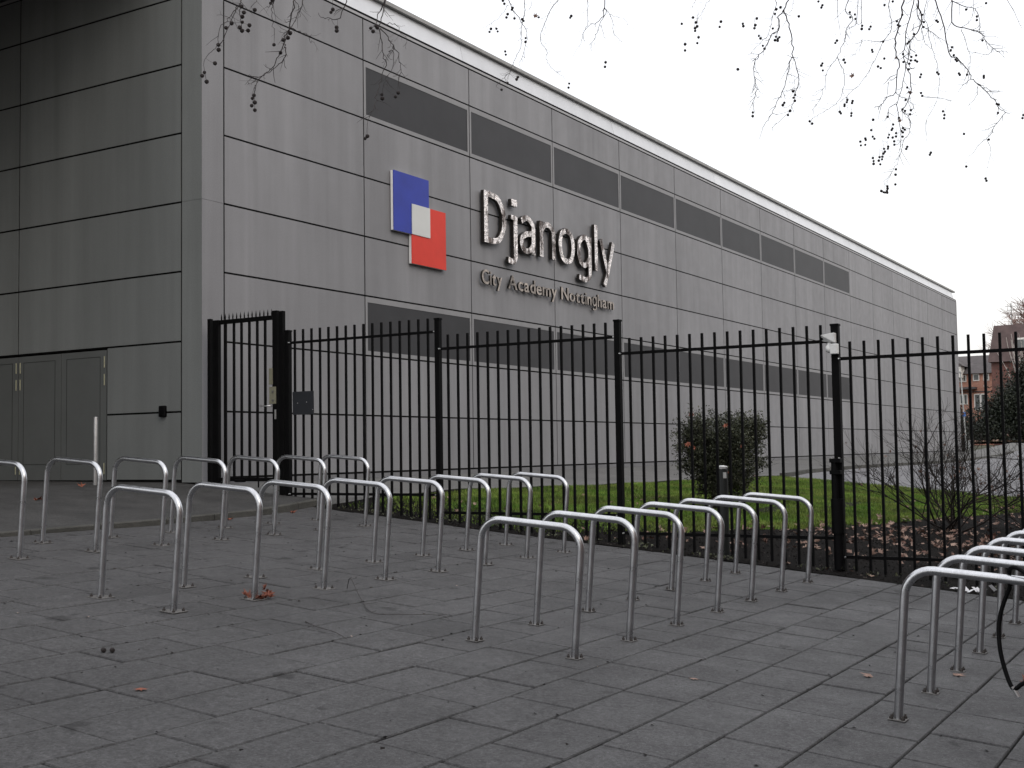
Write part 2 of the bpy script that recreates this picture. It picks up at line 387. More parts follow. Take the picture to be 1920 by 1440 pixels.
grid_sheet('verge', lin(80, 90, 8), lin(-30, 12, 30), zin, groundmat('leafy_verge', (.06,.07,.02), (.11,.06,.035), .95, .9, .5, 12), .02)

# ---------------------------------------------------------------- the school building
def smooth(pts, n=6):
    o = []; p = [pts[0]] + list(pts) + [pts[-1]]
    for i in range(1, len(p)-2):
        for j in range(n):
            t = j/n; a, b, c, d = p[i-1], p[i], p[i+1], p[i+2]
            o.append(.5*((2*b) + (c-a)*t + (2*a-5*b+4*c-d)*t*t + (3*b-a-3*c+d)*t**3))
    o.append(pts[-1]); return o
X0, CW, H = .475, 3.561, 1.1
LEN = 57.73
bld = empty('school_building', (0, 0, 0)); tag(bld, 'long grey panel-clad school hall with two strips of dark windows and a white roof fascia', 'building')
jt = .015
back = MB(); back.box(.05, LEN-.05, .009, 40, -.6, 8.56); back.build('inner_wall', M_BACK, bld)
w = MB()
zrows = [(.065, H)] + [(H*i, H*(i+1)) for i in range(1, 7)] + [(7*H, 8.488)]
cols = [(X0 + CW*i, X0 + CW*(i+1)) for i in range(16)] + [(X0+16*CW, LEN)]
def panel(mb, a0, a1, z0, z1, face, col):
    if face == 'f': mb.box(a0+jt, a1-jt, 0, .045, z0+jt, z1-jt, col)
    else: mb.box(0, .045, a0+jt, a1-jt, z0+jt, z1-jt, col)
WINR = {(2, c) for c in range(1, 10)} | {(6, c) for c in range(1, 10)}
for ci, (a, b) in enumerate(cols):
    for ri, (z0, z1) in enumerate(zrows):
        if (ri, ci) in WINR: continue
        panel(w, a, b, z0, z1, 'f', random.gauss(1, .022))
# corner piece, split by one fine joint
for z0, z1 in ((.0, 4.4), (4.4, 8.49)):
    w.box(.0455, X0-jt, 0, .045, z0+.002, z1-.002, 1.0); w.box(0, .0455, -.0015, -.0, z0+.002, z1-.002, 1.0)
# plinth strip under the panels
w.box(X0, LEN, .008, .05, -.5, .045, .72); w.box(X0+.3, LEN, .03, .05, .045, .065, .1)
w.box(LEN-.045, LEN, .0455, 40, -.3, 8.49, 1.0)
w.box(LEN-.06, LEN+.012, -.012, .04, -.1, 8.49, 1.12)
w.build('facade_cladding', M_CLAD, bld)
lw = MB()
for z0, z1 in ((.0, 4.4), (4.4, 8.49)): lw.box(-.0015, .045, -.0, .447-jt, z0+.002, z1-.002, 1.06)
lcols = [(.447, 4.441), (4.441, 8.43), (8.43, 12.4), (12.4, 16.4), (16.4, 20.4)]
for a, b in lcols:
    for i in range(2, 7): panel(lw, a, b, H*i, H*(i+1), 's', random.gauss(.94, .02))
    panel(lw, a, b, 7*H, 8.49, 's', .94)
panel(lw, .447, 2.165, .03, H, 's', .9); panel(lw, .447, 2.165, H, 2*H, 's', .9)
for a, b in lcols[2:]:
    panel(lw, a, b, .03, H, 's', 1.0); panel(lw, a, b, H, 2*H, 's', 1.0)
lw.build('side_cladding', M_CLAD_SHADE, bld)
lb = MB(); lb.box(.009, .040, .449, 30, 2.19, 8.50); lb.box(.009, .040, .449, 2.168, -.3, 2.19); lb.box(.053, .055, .5, 30, -.3, 2.3); lb.build('side_inner_wall', M_BACK, bld)
# doors in the side wall
for pair in range(2):
    for (a, b, hin) in ((2.185, 3.305, 2.185), (3.318, 4.43, 4.43)):
        a += pair*3.99*0 + (0 if pair == 0 else 2.265); b += (0 if pair == 0 else 2.265); hin += (0 if pair == 0 else 2.265)
        d = MB(); d.box(.012, .05, a, b, .035, 2.165)
        ia, ib = a+.15, b-.13
        for (p, q, r_, s_) in ((ia, ib, 2.055, 2.062), (ia, ib, .30, .307), (ia, ia+.007, .30, 2.06), (ib-.007, ib, .30, 2.06)):
            d.box(.0085, .013, p, q, r_, s_, .22)
        door = d.build('door', M_DOOR, bld)
        for hz in (1.97, 1.68, .225):
            hb = MB(); yy = hin + (.045 if hin == a else -.045)
            hb.tube([(.004, yy, hz-.092), (.004, yy, hz+.092)], .010, 6); hb.build('hinge', M_HINGE, door)
# windows
for row, (z0, z1) in ((6, (6*H, 7*H)), (2, (2*H, 3*H))):
    for c in range(1, 10):
        a, b = cols[c]; a += jt; b -= jt; zz0, zz1 = z0+jt, z1-jt
        fr = MB(); fw = .058
        fr.box(a, b, 0, .045, zz1-.10, zz1); fr.box(a, b, 0, .045, zz0, zz0+.075)
        fr.box(a, a+fw, 0, .045, zz0+.075, zz1-.10); fr.box(b-fw, b, 0, .045, zz0+.075, zz1-.10)
        wf = fr.build('window', M_FRAME, bld)
        pn = MB(); pn.box(a+fw, b-fw, .006, .04, zz0+.075, zz1-.10, random.gauss(1, .06)); pn.build('pane', M_WIN, wf)
# cornice, fascia, roof edge
dk = MB(); dk.box(0, LEN-.01, .002, .05, 8.553, 8.598); dk.box(0, LEN-.01, .002, .05, 8.486, 8.50); dk.build('shadow_gap', M_BACK, bld)
cn = MB(); cn.box(0, LEN, -.006, .05, 8.502, 8.551); cn.box(-.0, .05, .0, 30, 8.500, 8.553); cn.build('cornice_strip', M_TRIM, bld)
fa = MB(); xj = [-.02, 7.43, 14.485, 21.5, 28.5, 35.6, 42.6, 49.7, LEN-.55]
for a, b in zip(xj, xj[1:]):
    a += .006; b -= .006
    fa.add([(a,.02,8.60),(b,.02,8.60),(b,.115,9.005),(a,.115,9.005),(a,.30,8.60),(b,.30,8.60),(b,.30,9.005),(a,.30,9.005)],
           [(0,1,2,3),(4,7,6,5),(0,4,5,1),(3,2,6,7),(0,3,7,4),(1,5,6,2)], random.gauss(1,.03))
fa.build('fascia', M_FASC, bld)
rf = MB(); rf.box(-.15, LEN-.02, .03, .12, 9.007, 9.080); rf.box(-.15, LEN-.05, .12, 40, 9.012, 9.078)
rf.build('roof_edge', M_ROOF, bld)
# entrance canopy and wing on the forecourt side (above and left of the view)
cp = MB(); cp.box(-14, -.02, .455, 26, 8.72, 9.5); cp.box(-14, -.02, 5.9, 26, -.2, 8.7)
cp.build('entrance_canopy', M_SOFF, bld)
# small black sensor box on the side wall
sn = MB(); sn.box(-.055, .0, .765, .90, 1.03, 1.205); so_ = sn.build('door_sensor', M_BLACKP, None, .012)
s2 = MB(); s2.box(-.068, -.05, .79, .87, 1.06, 1.12); s2.build('sensor_lens', M_BLACK, so_)
tag(so_, 'small black box fixed to the grey side wall beside the doors', 'wall sensor')

# ---------------------------------------------------------------- logo sign and lettering
lg = empty('logo_sign', (5.7, 0, 4.9)); tag(lg, 'logo of overlapping blue, red and white squares on the facade', 'sign')
def lpart(name, x0, x1, z0, z1, y0, y1, mat):
    m = MB(); m.box(x0-5.7, x1-5.7, y0, y1, z0-4.9, z1-4.9); return m.build(name, mat, lg)
lpart('white_edge', 4.812, 5.965, 4.633, 5.778, -.075, -.02, M_WEDGE); lpart('blue_square', 4.812, 5.968, 4.630, 5.780, -.090, -.0755, M_BLUE)
lpart('white_edge', 5.385, 6.540, 4.065, 4.632, -.075, -.02, M_WEDGE); lpart('white_edge', 5.97, 6.540, 4.632, 5.222, -.075, -.02, M_WEDGE)
m = MB(); m.box(5.385-5.7, 6.545-5.7, -.090, -.0755, 4.062-4.9, 4.628-4.9); m.box(5.972-5.7, 6.545-5.7, -.090, -.0755, 4.628-4.9, 5.225-4.9); m.build('red_square', M_RED, lg)
lpart('white_square', 5.383, 5.985, 4.630, 5.222, -.105, -.0905, M_WHT)

def glyph(ch, x0, x1, z0, z1, depth, yface, parent, name='letter', bold=.0, mat=M_LET):
    cu = bpy.data.curves.new('t', 'FONT'); cu.body = ch; cu.extrude = .5; cu.resolution_u = 6; cu.offset = bold
    o = bpy.data.objects.new('t', cu); COL.objects.link(o)
    dg = bpy.context.evaluated_depsgraph_get(); me = bpy.data.meshes.new_from_object(o.evaluated_get(dg)); bpy.data.objects.remove(o)
    me.name = name
    co = np.zeros(len(me.vertices)*3, np.float32); me.vertices.foreach_get('co', co); co = co.reshape(-1, 3)
    mn, mx = co.min(0), co.max(0)
    nx = x0 + (co[:,0]-mn[0])/(mx[0]-mn[0])*(x1-x0); nz = z0 + (co[:,1]-mn[1])/(mx[1]-mn[1])*(z1-z0); ny = yface + (mx[2]-co[:,2])/(mx[2]-mn[2])*depth
    pl = parent.location
    me.vertices.foreach_set('co', np.stack([nx-pl.x, ny-pl.y, nz-pl.z], 1).astype(np.float32).ravel()); me.update()
    me.attributes.new('tint', 'FLOAT', 'FACE').data.foreach_set('value', [1.0]*len(me.polygons))
    me.materials.clear(); me.materials.append(mat); me.materials.append(M_LSIDE)
    for p in me.polygons:
        p.material_index = 0 if p.normal.y < -.5 or p.normal.y > .5 else 1
    o = bpy.data.objects.new(name, me); COL.objects.link(o); o.parent = parent; return o
sg = empty('name_sign', (11, 0, 4.9)); tag(sg, 'raised mirror-metal letters reading Djanogly City Academy Nottingham on the facade', 'sign')
YF = -.13; DP = .085
def ribbon(paths, x0, x1, z0, z1, depth, yface, parent, mat=M_LET):
    """letter built from strokes in a 0..1 box; each stroke = (points, width, smooth?)"""
    mb = MB(); pl = parent.location; mats = []
    for si, (pts, wd, sm_) in enumerate(paths):
        q = [Vector((x0+(x1-x0)*a, 0, z0+(z1-z0)*b)) for a, b in pts]
        if sm_: q = smooth(q, 5)
        yf = yface + .0015*si; L = []; R_ = []
        for i, p in enumerate(q):
            a = (p - q[i-1]).normalized() if i > 0 else (q[1]-p).normalized(); b = (q[i+1]-p).normalized() if i < len(q)-1 else a
            t = (a+b); t = t.normalized() if t.length > 1e-6 else a; n = Vector((-t.z, 0, t.x)); k = wd/2/max(.5, abs(n.dot(Vector((-a.z,0,a.x)))))
            # horizontals a little thinner than verticals
            k *= 1 - .22*abs(t.x); L.append(p+n*k); R_.append(p-n*k)
        for i in range(len(q)-1):
            c = [L[i], L[i+1], R_[i+1], R_[i]]; vs = [(v.x-pl.x, yf-pl.y, v.z-pl.z) for v in c] + [(v.x-pl.x, yface+depth-pl.y, v.z-pl.z) for v in c]
            fs = [(0,1,2,3), (0,4,5,1), (2,6,7,3)]; mt = [0,1,1]
            if i == 0: fs.append((0,3,7,4)); mt.append(1)
            if i == len(q)-2: fs.append((1,5,6,2)); mt.append(1)
            mb.add(vs, fs); mats += mt
    o = mb.build('letter', mat, parent); o.data.materials.append(M_LSIDE); o.data.polygons.foreach_set('material_index', mats); return o
G = {
 'D': [([(.09,0),(.09,1)], 1, 0), ([(.02,.945),(.35,.945),(.68,.89),(.90,.66),(.92,.5),(.90,.34),(.68,.11),(.35,.055),(.02,.055)], 1, 1)],
 'j': [([(.85,.80),(.85,.22),(.78,.08),(.55,.035),(.15,.06)], 1, 1), ([(.45,.775),(.93,.775)], .8, 0)],
 'dot': [([(.5,0),(.5,1)], 1.5, 0)],
 'a': [([(.10,.84),(.35,.945),(.60,.93),(.84,.78),(.86,.60),(.86,0)], 1, 1), ([(.86,.56),(.50,.53),(.18,.42),(.10,.26),(.20,.10),(.42,.055),(.68,.12),(.86,.28)], 1, 1)],
 'n': [([(.10,1),(.10,0)], 1, 0), ([(.10,.72),(.30,.90),(.58,.94),(.84,.80),(.88,.60),(.88,0)], 1, 1)],
 'o': [([(.5,.94),(.22,.84),(.10,.5),(.22,.16),(.5,.06),(.78,.16),(.90,.5),(.78,.84),(.5,.94),(.45,.94)], 1, 1)],
 'g': [([(.86,.72),(.64,.925),(.40,.92),(.16,.80),(.10,.62),(.18,.43),(.42,.34),(.66,.38),(.86,.52)], 1, 1), ([(.88,.97),(.88,.25),(.78,.09),(.5,.035),(.12,.075)], 1, 1)],
 'l': [([(.5,0),(.5,1)], 1, 0)],
 'y': [([(.09,1),(.50,.33)], 1, 0), ([(.92,1),(.52,.30),(.30,.01)], 1, 0)]}
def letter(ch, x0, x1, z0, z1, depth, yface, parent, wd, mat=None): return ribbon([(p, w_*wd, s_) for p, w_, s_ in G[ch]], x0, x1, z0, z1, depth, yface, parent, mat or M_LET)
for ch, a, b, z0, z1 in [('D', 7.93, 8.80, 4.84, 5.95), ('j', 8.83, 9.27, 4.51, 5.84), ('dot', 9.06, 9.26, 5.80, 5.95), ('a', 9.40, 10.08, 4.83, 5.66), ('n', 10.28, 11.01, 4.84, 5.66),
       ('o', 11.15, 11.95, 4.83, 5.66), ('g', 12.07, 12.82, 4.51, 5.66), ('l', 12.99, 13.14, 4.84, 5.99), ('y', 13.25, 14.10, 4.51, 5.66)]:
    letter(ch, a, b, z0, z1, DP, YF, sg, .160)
def line(word, x0, x1, base, unit):
    # advance widths measured from the font itself
    adv = []
    for ch in word:
        cu = bpy.data.curves.new('t', 'FONT'); cu.body = ch; o = bpy.data.objects.new('t', cu); COL.objects.link(o)
        dg = bpy.context.evaluated_depsgraph_get(); me = bpy.data.meshes.new_from_object(o.evaluated_get(dg)); bpy.data.objects.remove(o)
        co = np.zeros(len(me.vertices)*3, np.float32); me.vertices.foreach_get('co', co); co = co.reshape(-1, 3); adv.append((co[:,0].min(), co[:,0].max(), co[:,1].min(), co[:,1].max()))
    gap = .09; tot = sum(b-a for a, b, *_ in adv) + gap*(len(word)-1); k = (x1-x0)/tot; x = x0
    for ch, (a, b, lo, hi) in zip(word, adv):
        if ch == 'g': letter('g', x, x+(b-a)*k, base+lo*unit, base+.245, .045, -.10, sg, .045, M_LETD); x += (b-a)*k + gap*k; continue
        glyph(ch, x, x+(b-a)*k, base+lo*unit, base+hi*unit, .045, -.10, sg, bold=.012, mat=M_LETD); x += (b-a)*k + gap*k
line('City', 7.86, 8.66, 3.955, .445); line('Academy', 8.92, 11.08, 3.955, .445); line('Nottingham', 11.30, 14.05, 3.955, .445)

# ---------------------------------------------------------------- hoop stands
nrm = Vector((0.0069129, -0.0809161, 1)).normalized(); along = Vector((0, -1, -0.0809161)).normalized(); side = nrm.cross(along).normalized()
HW, HH, TR, BR = .771, .863, .0245, .150
def hoop_mesh():
    mb = MB(); pts = [(0,0,0), (0,0,.25), (0,0,.5), (0, 0, HH-TR-BR)]
    for i in range(1, 9):
        a = math.pi/2*i/8; pts.append((BR-BR*math.cos(a), 0, HH-TR-BR+BR*math.sin(a)))
    pts.append((HW/2, 0, HH-TR))
    pts += [(HW-x, y_, z_) for x, y_, z_ in reversed(pts[:-1])]
    mb.tube(pts, TR, 16); return mb
def make_hoop(size, name='hoop_stand'):
    t = empty(name); tb = hoop_mesh().build('hoop_tube', M_STEEL, t); kids = [tb]
    for sx_ in (0, HW):
        pl = MB(); pl.box(sx_-size/2, sx_+size/2, -size/2, size/2, .001, .008); po = pl.build('base_plate', M_PLATE, t, .002); kids.append(po)
        for bx, by in ((-1, -1), (1, 1), (-1, 1), (1, -1)):
            bo = MB(); q = size*.33; bo.disc_lathe([(.012, .008), (.012, .018), (.006, .021), (.006, .030), (.001, .031)], 6, (sx_+bx*q, by*q, 0)); b_ = bo.build('bolt', M_BOLT, po); reg(po, b_)
    reg(t, *kids); return t
HB = make_hoop(.145); HS = make_hoop(.095)
used = {HB.name: False, HS.name: False}
rows = {
 'A': (HB, -5.52577, -3.51502, .024647, .84616, 0, 6), 'B': (HB, -7.1299, -6.30082, .00128, .82601, 1, 8),
 'C': (HS, -6.35268, -9.13873, .0156, .85041, 1, 7), 'D': (HS, -6.41576, -11.96936, .01025, .84502, 1, 6)}
LAB = {
 'A': ['steel bicycle hoop in the back row, cut off by the left edge of the picture', 'steel bicycle hoop in the back row in front of the grey double door', 'steel bicycle hoop in the back row in front of the small wall sensor panel',
       'steel bicycle hoop in the back row in front of the building corner', 'steel bicycle hoop in the back row in front of the black gate bars', 'steel bicycle hoop in the back row in front of the tall gate post', 'steel bicycle hoop nearest the fence in the back row'],
 'B': ['nearest steel bicycle hoop of the second row, at its left end', 'second steel bicycle hoop of the row beside the brown leaf clump', 'third steel bicycle hoop from the left of the second row', 'fourth steel bicycle hoop from the left of the second row',
       'fifth steel bicycle hoop from the left of the second row', 'third steel bicycle hoop from the fence end of the second row', 'second steel bicycle hoop from the fence end of the second row', 'steel bicycle hoop nearest the fence in the second row'],
 'C': ['large steel bicycle hoop in the picture centre, nearest of its row', 'second nearest steel bicycle hoop of the centre row', 'third nearest steel bicycle hoop of the centre row', 'middle steel bicycle hoop of the seven in the centre row',
       'third steel bicycle hoop from the fence in the centre row', 'second steel bicycle hoop from the fence in the centre row', 'steel bicycle hoop nearest the fence in the centre row, left of the camera post'],
 'D': ['nearest steel bicycle hoop at the right edge, with a black cable lock hanging from it', 'second steel bicycle hoop of the right edge row, behind the one with the lock', 'third steel bicycle hoop of the right edge row', 'fourth steel bicycle hoop of the right edge row',
       'fifth steel bicycle hoop of the right edge row', 'farthest steel bicycle hoop of the right edge row']}
GRP = {'A': 'hoops of the back row by the kerb', 'B': 'hoops of the second row', 'C': 'hoops of the centre row', 'D': 'hoops of the right edge row'}
for rk_, (proto, hx, hy, ang, sp, i0, i1) in rows.items():
    for n_, i in enumerate(range(i0, i1+1)):
        o = proto if not used[proto.name] else copy_tree(proto); used[proto.name] = True
        x = hx + (i-1)*sp*math.cos(ang); y_ = hy + (i-1)*sp*math.sin(ang)
        yaw = R(random.gauss(0, .5)); al = (along*math.cos(yaw) + side*math.sin(yaw)); sd_ = nrm.cross(al)
        m = Matrix((al, sd_, nrm)).transposed().to_4x4(); m.translation = (x, y_, P(x, y_)); o.matrix_world = m
        tag(o, LAB[rk_][n_], 'bicycle stand', GRP[rk_])

# cable lock hanging on the nearest hoop of the right row
def hp(row, i, u, h):
    proto, hx, hy, ang, sp, *_ = rows[row]; x = hx + (i-1)*sp*math.cos(ang); y_ = hy + (i-1)*sp*math.sin(ang)
    return Vector((x, y_, P(x, y_))) + along*u + nrm*h
lk = empty('cable_lock', hp('D', 1, .62, HH)); tag(lk, 'black cable bicycle lock looped over the nearest hoop at the right edge', 'bicycle lock')
def lpt(u, s_, h): return hp('D', 1, u, h) + side*s_ - lk.location
lc = MB()
lc.tube(smooth([lpt(.535, .05, .80), lpt(.53, .03, .885), lpt(.57, 0, .905), lpt(.64, -.03, .86), lpt(.70, -.045, .74), lpt(.74, -.04, .55), lpt(.70, -.03, .38), lpt(.62, -.02, .30)], 8), .0115, 10)
lc.tube(smooth([lpt(.535, .05, .80), lpt(.50, .05, .68), lpt(.49, .04, .58), lpt(.505, .02, .46), lpt(.545, 0, .34), lpt(.585, -.02, .275), lpt(.62, -.02, .30)], 8), .0115, 10)
lc.build('cable', M_BLACKP, lk)
lh = MB(); lh.tube([lpt(.580, -.02, .285), lpt(.612, -.02, .235)], .012, 10); lh.build('lock_barrel', M_BRT, lk)

# ---------------------------------------------------------------- fence
def fx(y_): return -.05 - .0125*y_
fen = empty('metal_fence', (fx(-1.78), -1.78, -.3)); tag(fen, 'black vertical-bar metal fence stepping down along the paving edge', 'fence')
FO = fen.location
class LMB(MB):
    def build(s, name, mat, parent=None, bevel=0, org=None):
        o_ = org if org is not None else FO
        s.v = [(a-o_[0], b-o_[1], c-o_[2]) for a, b, c in s.v]; return MB.build(s, name, mat, parent, bevel)
PY = [-1.785, -4.43, -7.107, -9.80, -12.47, -15.15]
PT = [2.222, 2.216, 2.01, 1.776, 1.565, 1.35]
for yy, zt in zip(PY, PT):
    gz = P(fx(yy), yy) - .15; h = .042 if abs(yy+9.8) < .1 else .037
    m = LMB(); m.box(fx(yy)-h, fx(yy)+h, yy-h, yy+h, gz, zt-.02); p = m.build('post', M_BLACK, fen, .004)
    m = LMB(); m.box(fx(yy)-h-.006, fx(yy)+h+.006, yy-h-.006, yy+h+.006, zt-.02, zt+.004); m.build('post_cap', M_BLACK, p, .003)
    i = PY.index(yy)
    zs = []
    if i > 0: zs += [(RT, 1) for RT in ((2.038, -.16), (1.80, -.396), (1.59, -.61), (1.386, -.815), (1.17, -1.03))[i-1]]
    if i < 5: zs += [(RT, -1) for RT in ((2.038, -.16), (1.80, -.396), (1.59, -.61), (1.386, -.815), (1.17, -1.03))[i]]
    for z_, s_ in zs:
        m = LMB(); m.tube([(fx(yy)-h*.3-.0, yy+s_*(h+.003), z_), (fx(yy)-h-.012, yy+s_*(h+.003), z_)], .008, 8); m.build('bolt', M_BRT, p)
RZ = [(2.038, -.16), (1.80, -.396), (1.59, -.61), (1.386, -.815), (1.17, -1.03)]
for i in range(5):
    ya, yb = PY[i]-.05, PY[i+1]+.05
    for z_ in RZ[i]:
        m = LMB(); xa, xb = fx(ya), fx(yb)
        m.obox(((xa+xb)/2, (ya+yb)/2, z_), Vector((xb-xa, yb-ya, 0)).normalized(), Vector((1, .0125, 0)).normalized(), (0,0,1), (ya-yb)/2, .009, .018)
        m.build('rail', M_BLACK, fen)
    first = {0: -1.99}.get(i, PY[i]-.155); n = 15 if i == 0 else 16
    st = (abs(PY[i+1]-first) - .155)/(n-1)
    first = {0: -1.911}.get(i, PY[i]-.158); n = 16; st = (abs(PY[i+1]-first) - .165)/(n-1)
    for k_ in range(n):
        yy = first - k_*st; x = fx(yy); zt = RZ[i][0] + .187; zb = min(RZ[i][1]-.07, max(P(x, yy)+.015, zlawn(x+.03, yy)-.02)); h = .0135
        m = LMB(); m.box(x-h, x+h, yy-h, yy+h, zb, zt); m.build('picket', M_BLACK, fen)
# blank plate on the fence
bp = empty('blank_plate', (fx(-2.09)-.03, -2.09, 1.15)); tag(bp, 'square dark slate plate fixed to the first fence bars beside the gate', 'plate')
m = MB(); m.obox((0,0,0), (0,1,0), (1,0,0), (0,.012,1), .198, .006, .168); m.build('plate', M_SIGNB, bp, .003)
for a, b in ((-.1, 0.0), (.07, 0.01), (.185, -.10)):
    m = MB(); m.tube([(-.006, -a, b), (-.011, -a, b)], .007, 8); m.build('rivet', M_BRT, bp)

# gate
ga = empty('metal_gate', (fx(-.9), -.9, -.1)); tag(ga, 'tall black spiked metal gate between the building corner and the fence', 'gate')
GO = ga.location
def gbox(name, x0, x1, y0, y1, z0, z1, mat=M_BLACK, bev=.003, parent=None):
    m = LMB(); m.box(x0, x1, y0, y1, z0, z1); return m.build(name, mat, parent or ga, bev, GO)
gx_ = fx(-.9)
gbox('wall_post', gx_-.03, gx_+.03, -.245, -.185, -.15, 2.50); gbox('hinge_stile', gx_-.03, gx_+.03, -.415, -.295, -.05, 2.47)
gbox('lock_stile', gx_-.03, gx_+.025, -1.60, -1.51, -.05, 2.53); gbox('gate_post', gx_-.03, gx_+.03, -1.715, -1.635, -.40, 2.515)
gbox('top_bar', gx_-.02, gx_+.02, -1.485, -.41, 2.40, 2.465); gbox('bottom_bar', gx_-.02, gx_+.02, -1.485, -.41, .02, .075)
for yy in (-.542, -.713, -.868, -1.028, -1.187, -1.344):
    gbox('gate_bar', gx_-.014, gx_+.014, yy-.016, yy+.016, .075, 2.40, bev=0)
for k_ in range(14):
    yy = -.455 - k_*.0785; m = LMB(); m.tube([(gx_, yy, 2.46), (gx_, yy, 2.50), (gx_, yy, 2.565)], [.012, .016, .001], 4); m.build('spike', M_BLACK, ga, 0, GO)
lp = gbox('lock_plate', gx_-.040, gx_-.030, -1.585, -1.455, 1.155, 1.405, M_CREAM)
for dz in (1.335, 1.205):
    m = LMB(); m.tube([(gx_-.04, -1.53, dz), (gx_-.052, -1.53, dz)], .017, 12); m.build('lock_cylinder', M_PLATE, lp, 0, GO)
gbox('upper_plate', gx_-.045, gx_-.030, -1.52, -1.455, 1.44, 1.68, M_CREAM)
gbox('keep_plate', gx_-.040, gx_-.030, -1.585, -1.555, .93, 1.07, M_BRT)
m = LMB(); m.tube([(gx_-.03, -1.50, 1.125), (gx_-.085, -1.50, 1.125), (gx_-.09, -1.44, 1.125), (gx_-.085, -1.32, 1.130)], .010, 10); m.build('lever_handle', M_BRT, ga, 0, GO)
m = LMB()
m.tube([(gx_-.02, -.75, .03), (gx_-.02, -.95, .03)], .022, 8); m.tube([(gx_-.02, -1.22, .05), (gx_-.02, -1.22, -.07)], .012, 8); m.build('drop_bolt', M_BLACKP, ga, 0, GO)

# security camera on the fence post
scam = empty('security_camera', (fx(-9.8)-.07, -9.80, 1.50)); tag(scam, 'white security camera mounted near the top of the fence post', 'security camera')
m = MB()
m.add([(-.06,.115,.135),(-.0,.115,.075),(.05,.115,.075),(.05,.115,.15),(-.05,-.02,.155),(-.05,-.02,.055),(.04,-.02,.055),(.04,-.02,.155)],
      [(0,1,2,3),(4,7,6,5),(0,3,7,4),(0,4,5,1),(1,5,6,2),(2,6,7,3)]); m.build('hood', M_CAMW, scam, .006)
m = MB(); m.tube([(-.015,.125,.112),(-.010,.085,.112)], .024, 12); m.build('lens', M_BLACKP, scam)
m = MB(); m.disc_lathe([(.004,-.045),(.022,-.038),(.034,-.018),(.036,0),(.030,.02),(.015,.04),(.010,.06)], 16, (-.015,.045,0)); m.build('swivel_base', M_CAMW, scam)
m = MB(); m.box(-.050, .02, -.045, .028, -.058, .045); m.build('junction_box', M_CAMW, scam, .006)
scam.scale = (1.12, 1.12, 1.12)
# conduit sleeve lower on that post
sv = empty('cable_sleeve', (fx(-9.8)-.075, -9.80, -.60)); tag(sv, 'black cable sleeve clamped to the lower half of the camera post', 'cable sleeve')
m = MB(); m.tube([(0,.01,-.35),(0,.01,.05)], .055, 12); m.tube([(0,.01,.05),(0,.012,.43)], .070, 12); m.tube([(0,.03,.43),(0,.03,.83)], .040, 12); m.build('sleeve', M_BLACKP, sv)
for z_ in (.83, .70):
    m = MB(); m.box(-.05, .045, -.045, .075, z_, z_+.045); m.build('clamp', M_BLACK, sv, .003)
for yy in (-.03, .05):
    m = MB(); m.tube([(-.02, yy, .875), (-.02, yy, .888)], .012, 8); m.build('clamp_bolt', M_BRT, sv)

# bollard light behind the fence
bl = empty('bollard_light', (.24, -8.35, zlawn(.24, -8.35)-.02)); tag(bl, 'dark round bollard behind the fence with a pale cap', 'bollard')
m = MB(); m.tube([(0,0,0),(0,0,1.03)], .068, 20); m.build('shaft', M_BOLL, bl)
m = MB(); m.disc_lathe([(.060,1.03),(.060,1.042),(.066,1.044),(.064,1.062),(.02,1.07)], 20); m.build('cap', M_CAMW, bl)
m = MB()
for z0, z1, cc in ((.93, .985, 1.0),):
    m.obox((-.052,-.053,.955), (.70,-.71,0), (.71,.70,0), (0,0,1), .020, .004, .035)
m.build('sticker', M_WHT, bl)
# plain pole by the doors
pp = empty('steel_pole', (-1.30, .85, asph(-1.30, .85))); tag(pp, 'single short steel pole standing in front of the grey doors', 'pole')
m = MB(); m.tube([(0,0,-.05),(0,0,.99),(0,0,1.005),(0,0,1.012)], [.034,.034,.028,.012], 16); m.build('tube', M_KNOB, pp)

# ---------------------------------------------------------------- hanging plane-tree twigs
def leaf_outline():
    k_ = []
    for i in range(5):
        a = (-.0 + (i-2)*.62); L = (.75, .9, 1.0, .9, .75)[i]
        k_.append((math.sin(a)*L, math.cos(a)*L)); 
        if i < 4: a2 = (i-1.5)*.62; k_.append((math.sin(a2)*.45, math.cos(a2)*.45))
    return [(0, -.22)] + [(-.32, .02)] + k_ + [(.32, .02)]
LO = leaf_outline()
def add_leaf(mb, pos, nrm_, size, curl, tint, yaw):
    n = Vector(nrm_).normalized(); a = n.orthogonal().normalized(); b = n.cross(a)
    u = a*math.cos(yaw)+b*math.sin(yaw); v = n.cross(u)
    vs = [Vector(pos) + n*.004]
    for x, y_ in LO:
        rr = x*x+y_*y_; vs.append(Vector(pos) + (u*x + v*y_)*size*.5 + n*(.004 + curl*size*(rr*.5 + .25*math.sin(5*x+3*y_+yaw))))
    k_ = len(LO); mb.add(vs, [(0, i+1, (i+1) % k_+1) for i in range(k_)], tint, False)
def rnd_n(s=.35): return Vector((random.gauss(0,s), random.gauss(0,s), 1))
LEAVES = {'near': [((-2.448, -7.437, 4.998), 0.1)], 'far': [((-0.565, -10.263, 4.352), 0.11), ((0.064, -10.708, 4.267), 0.1), ((0.019, -10.6, 3.942), 0.09), ((-0.035, -10.584, 4.63), 0.06)]}
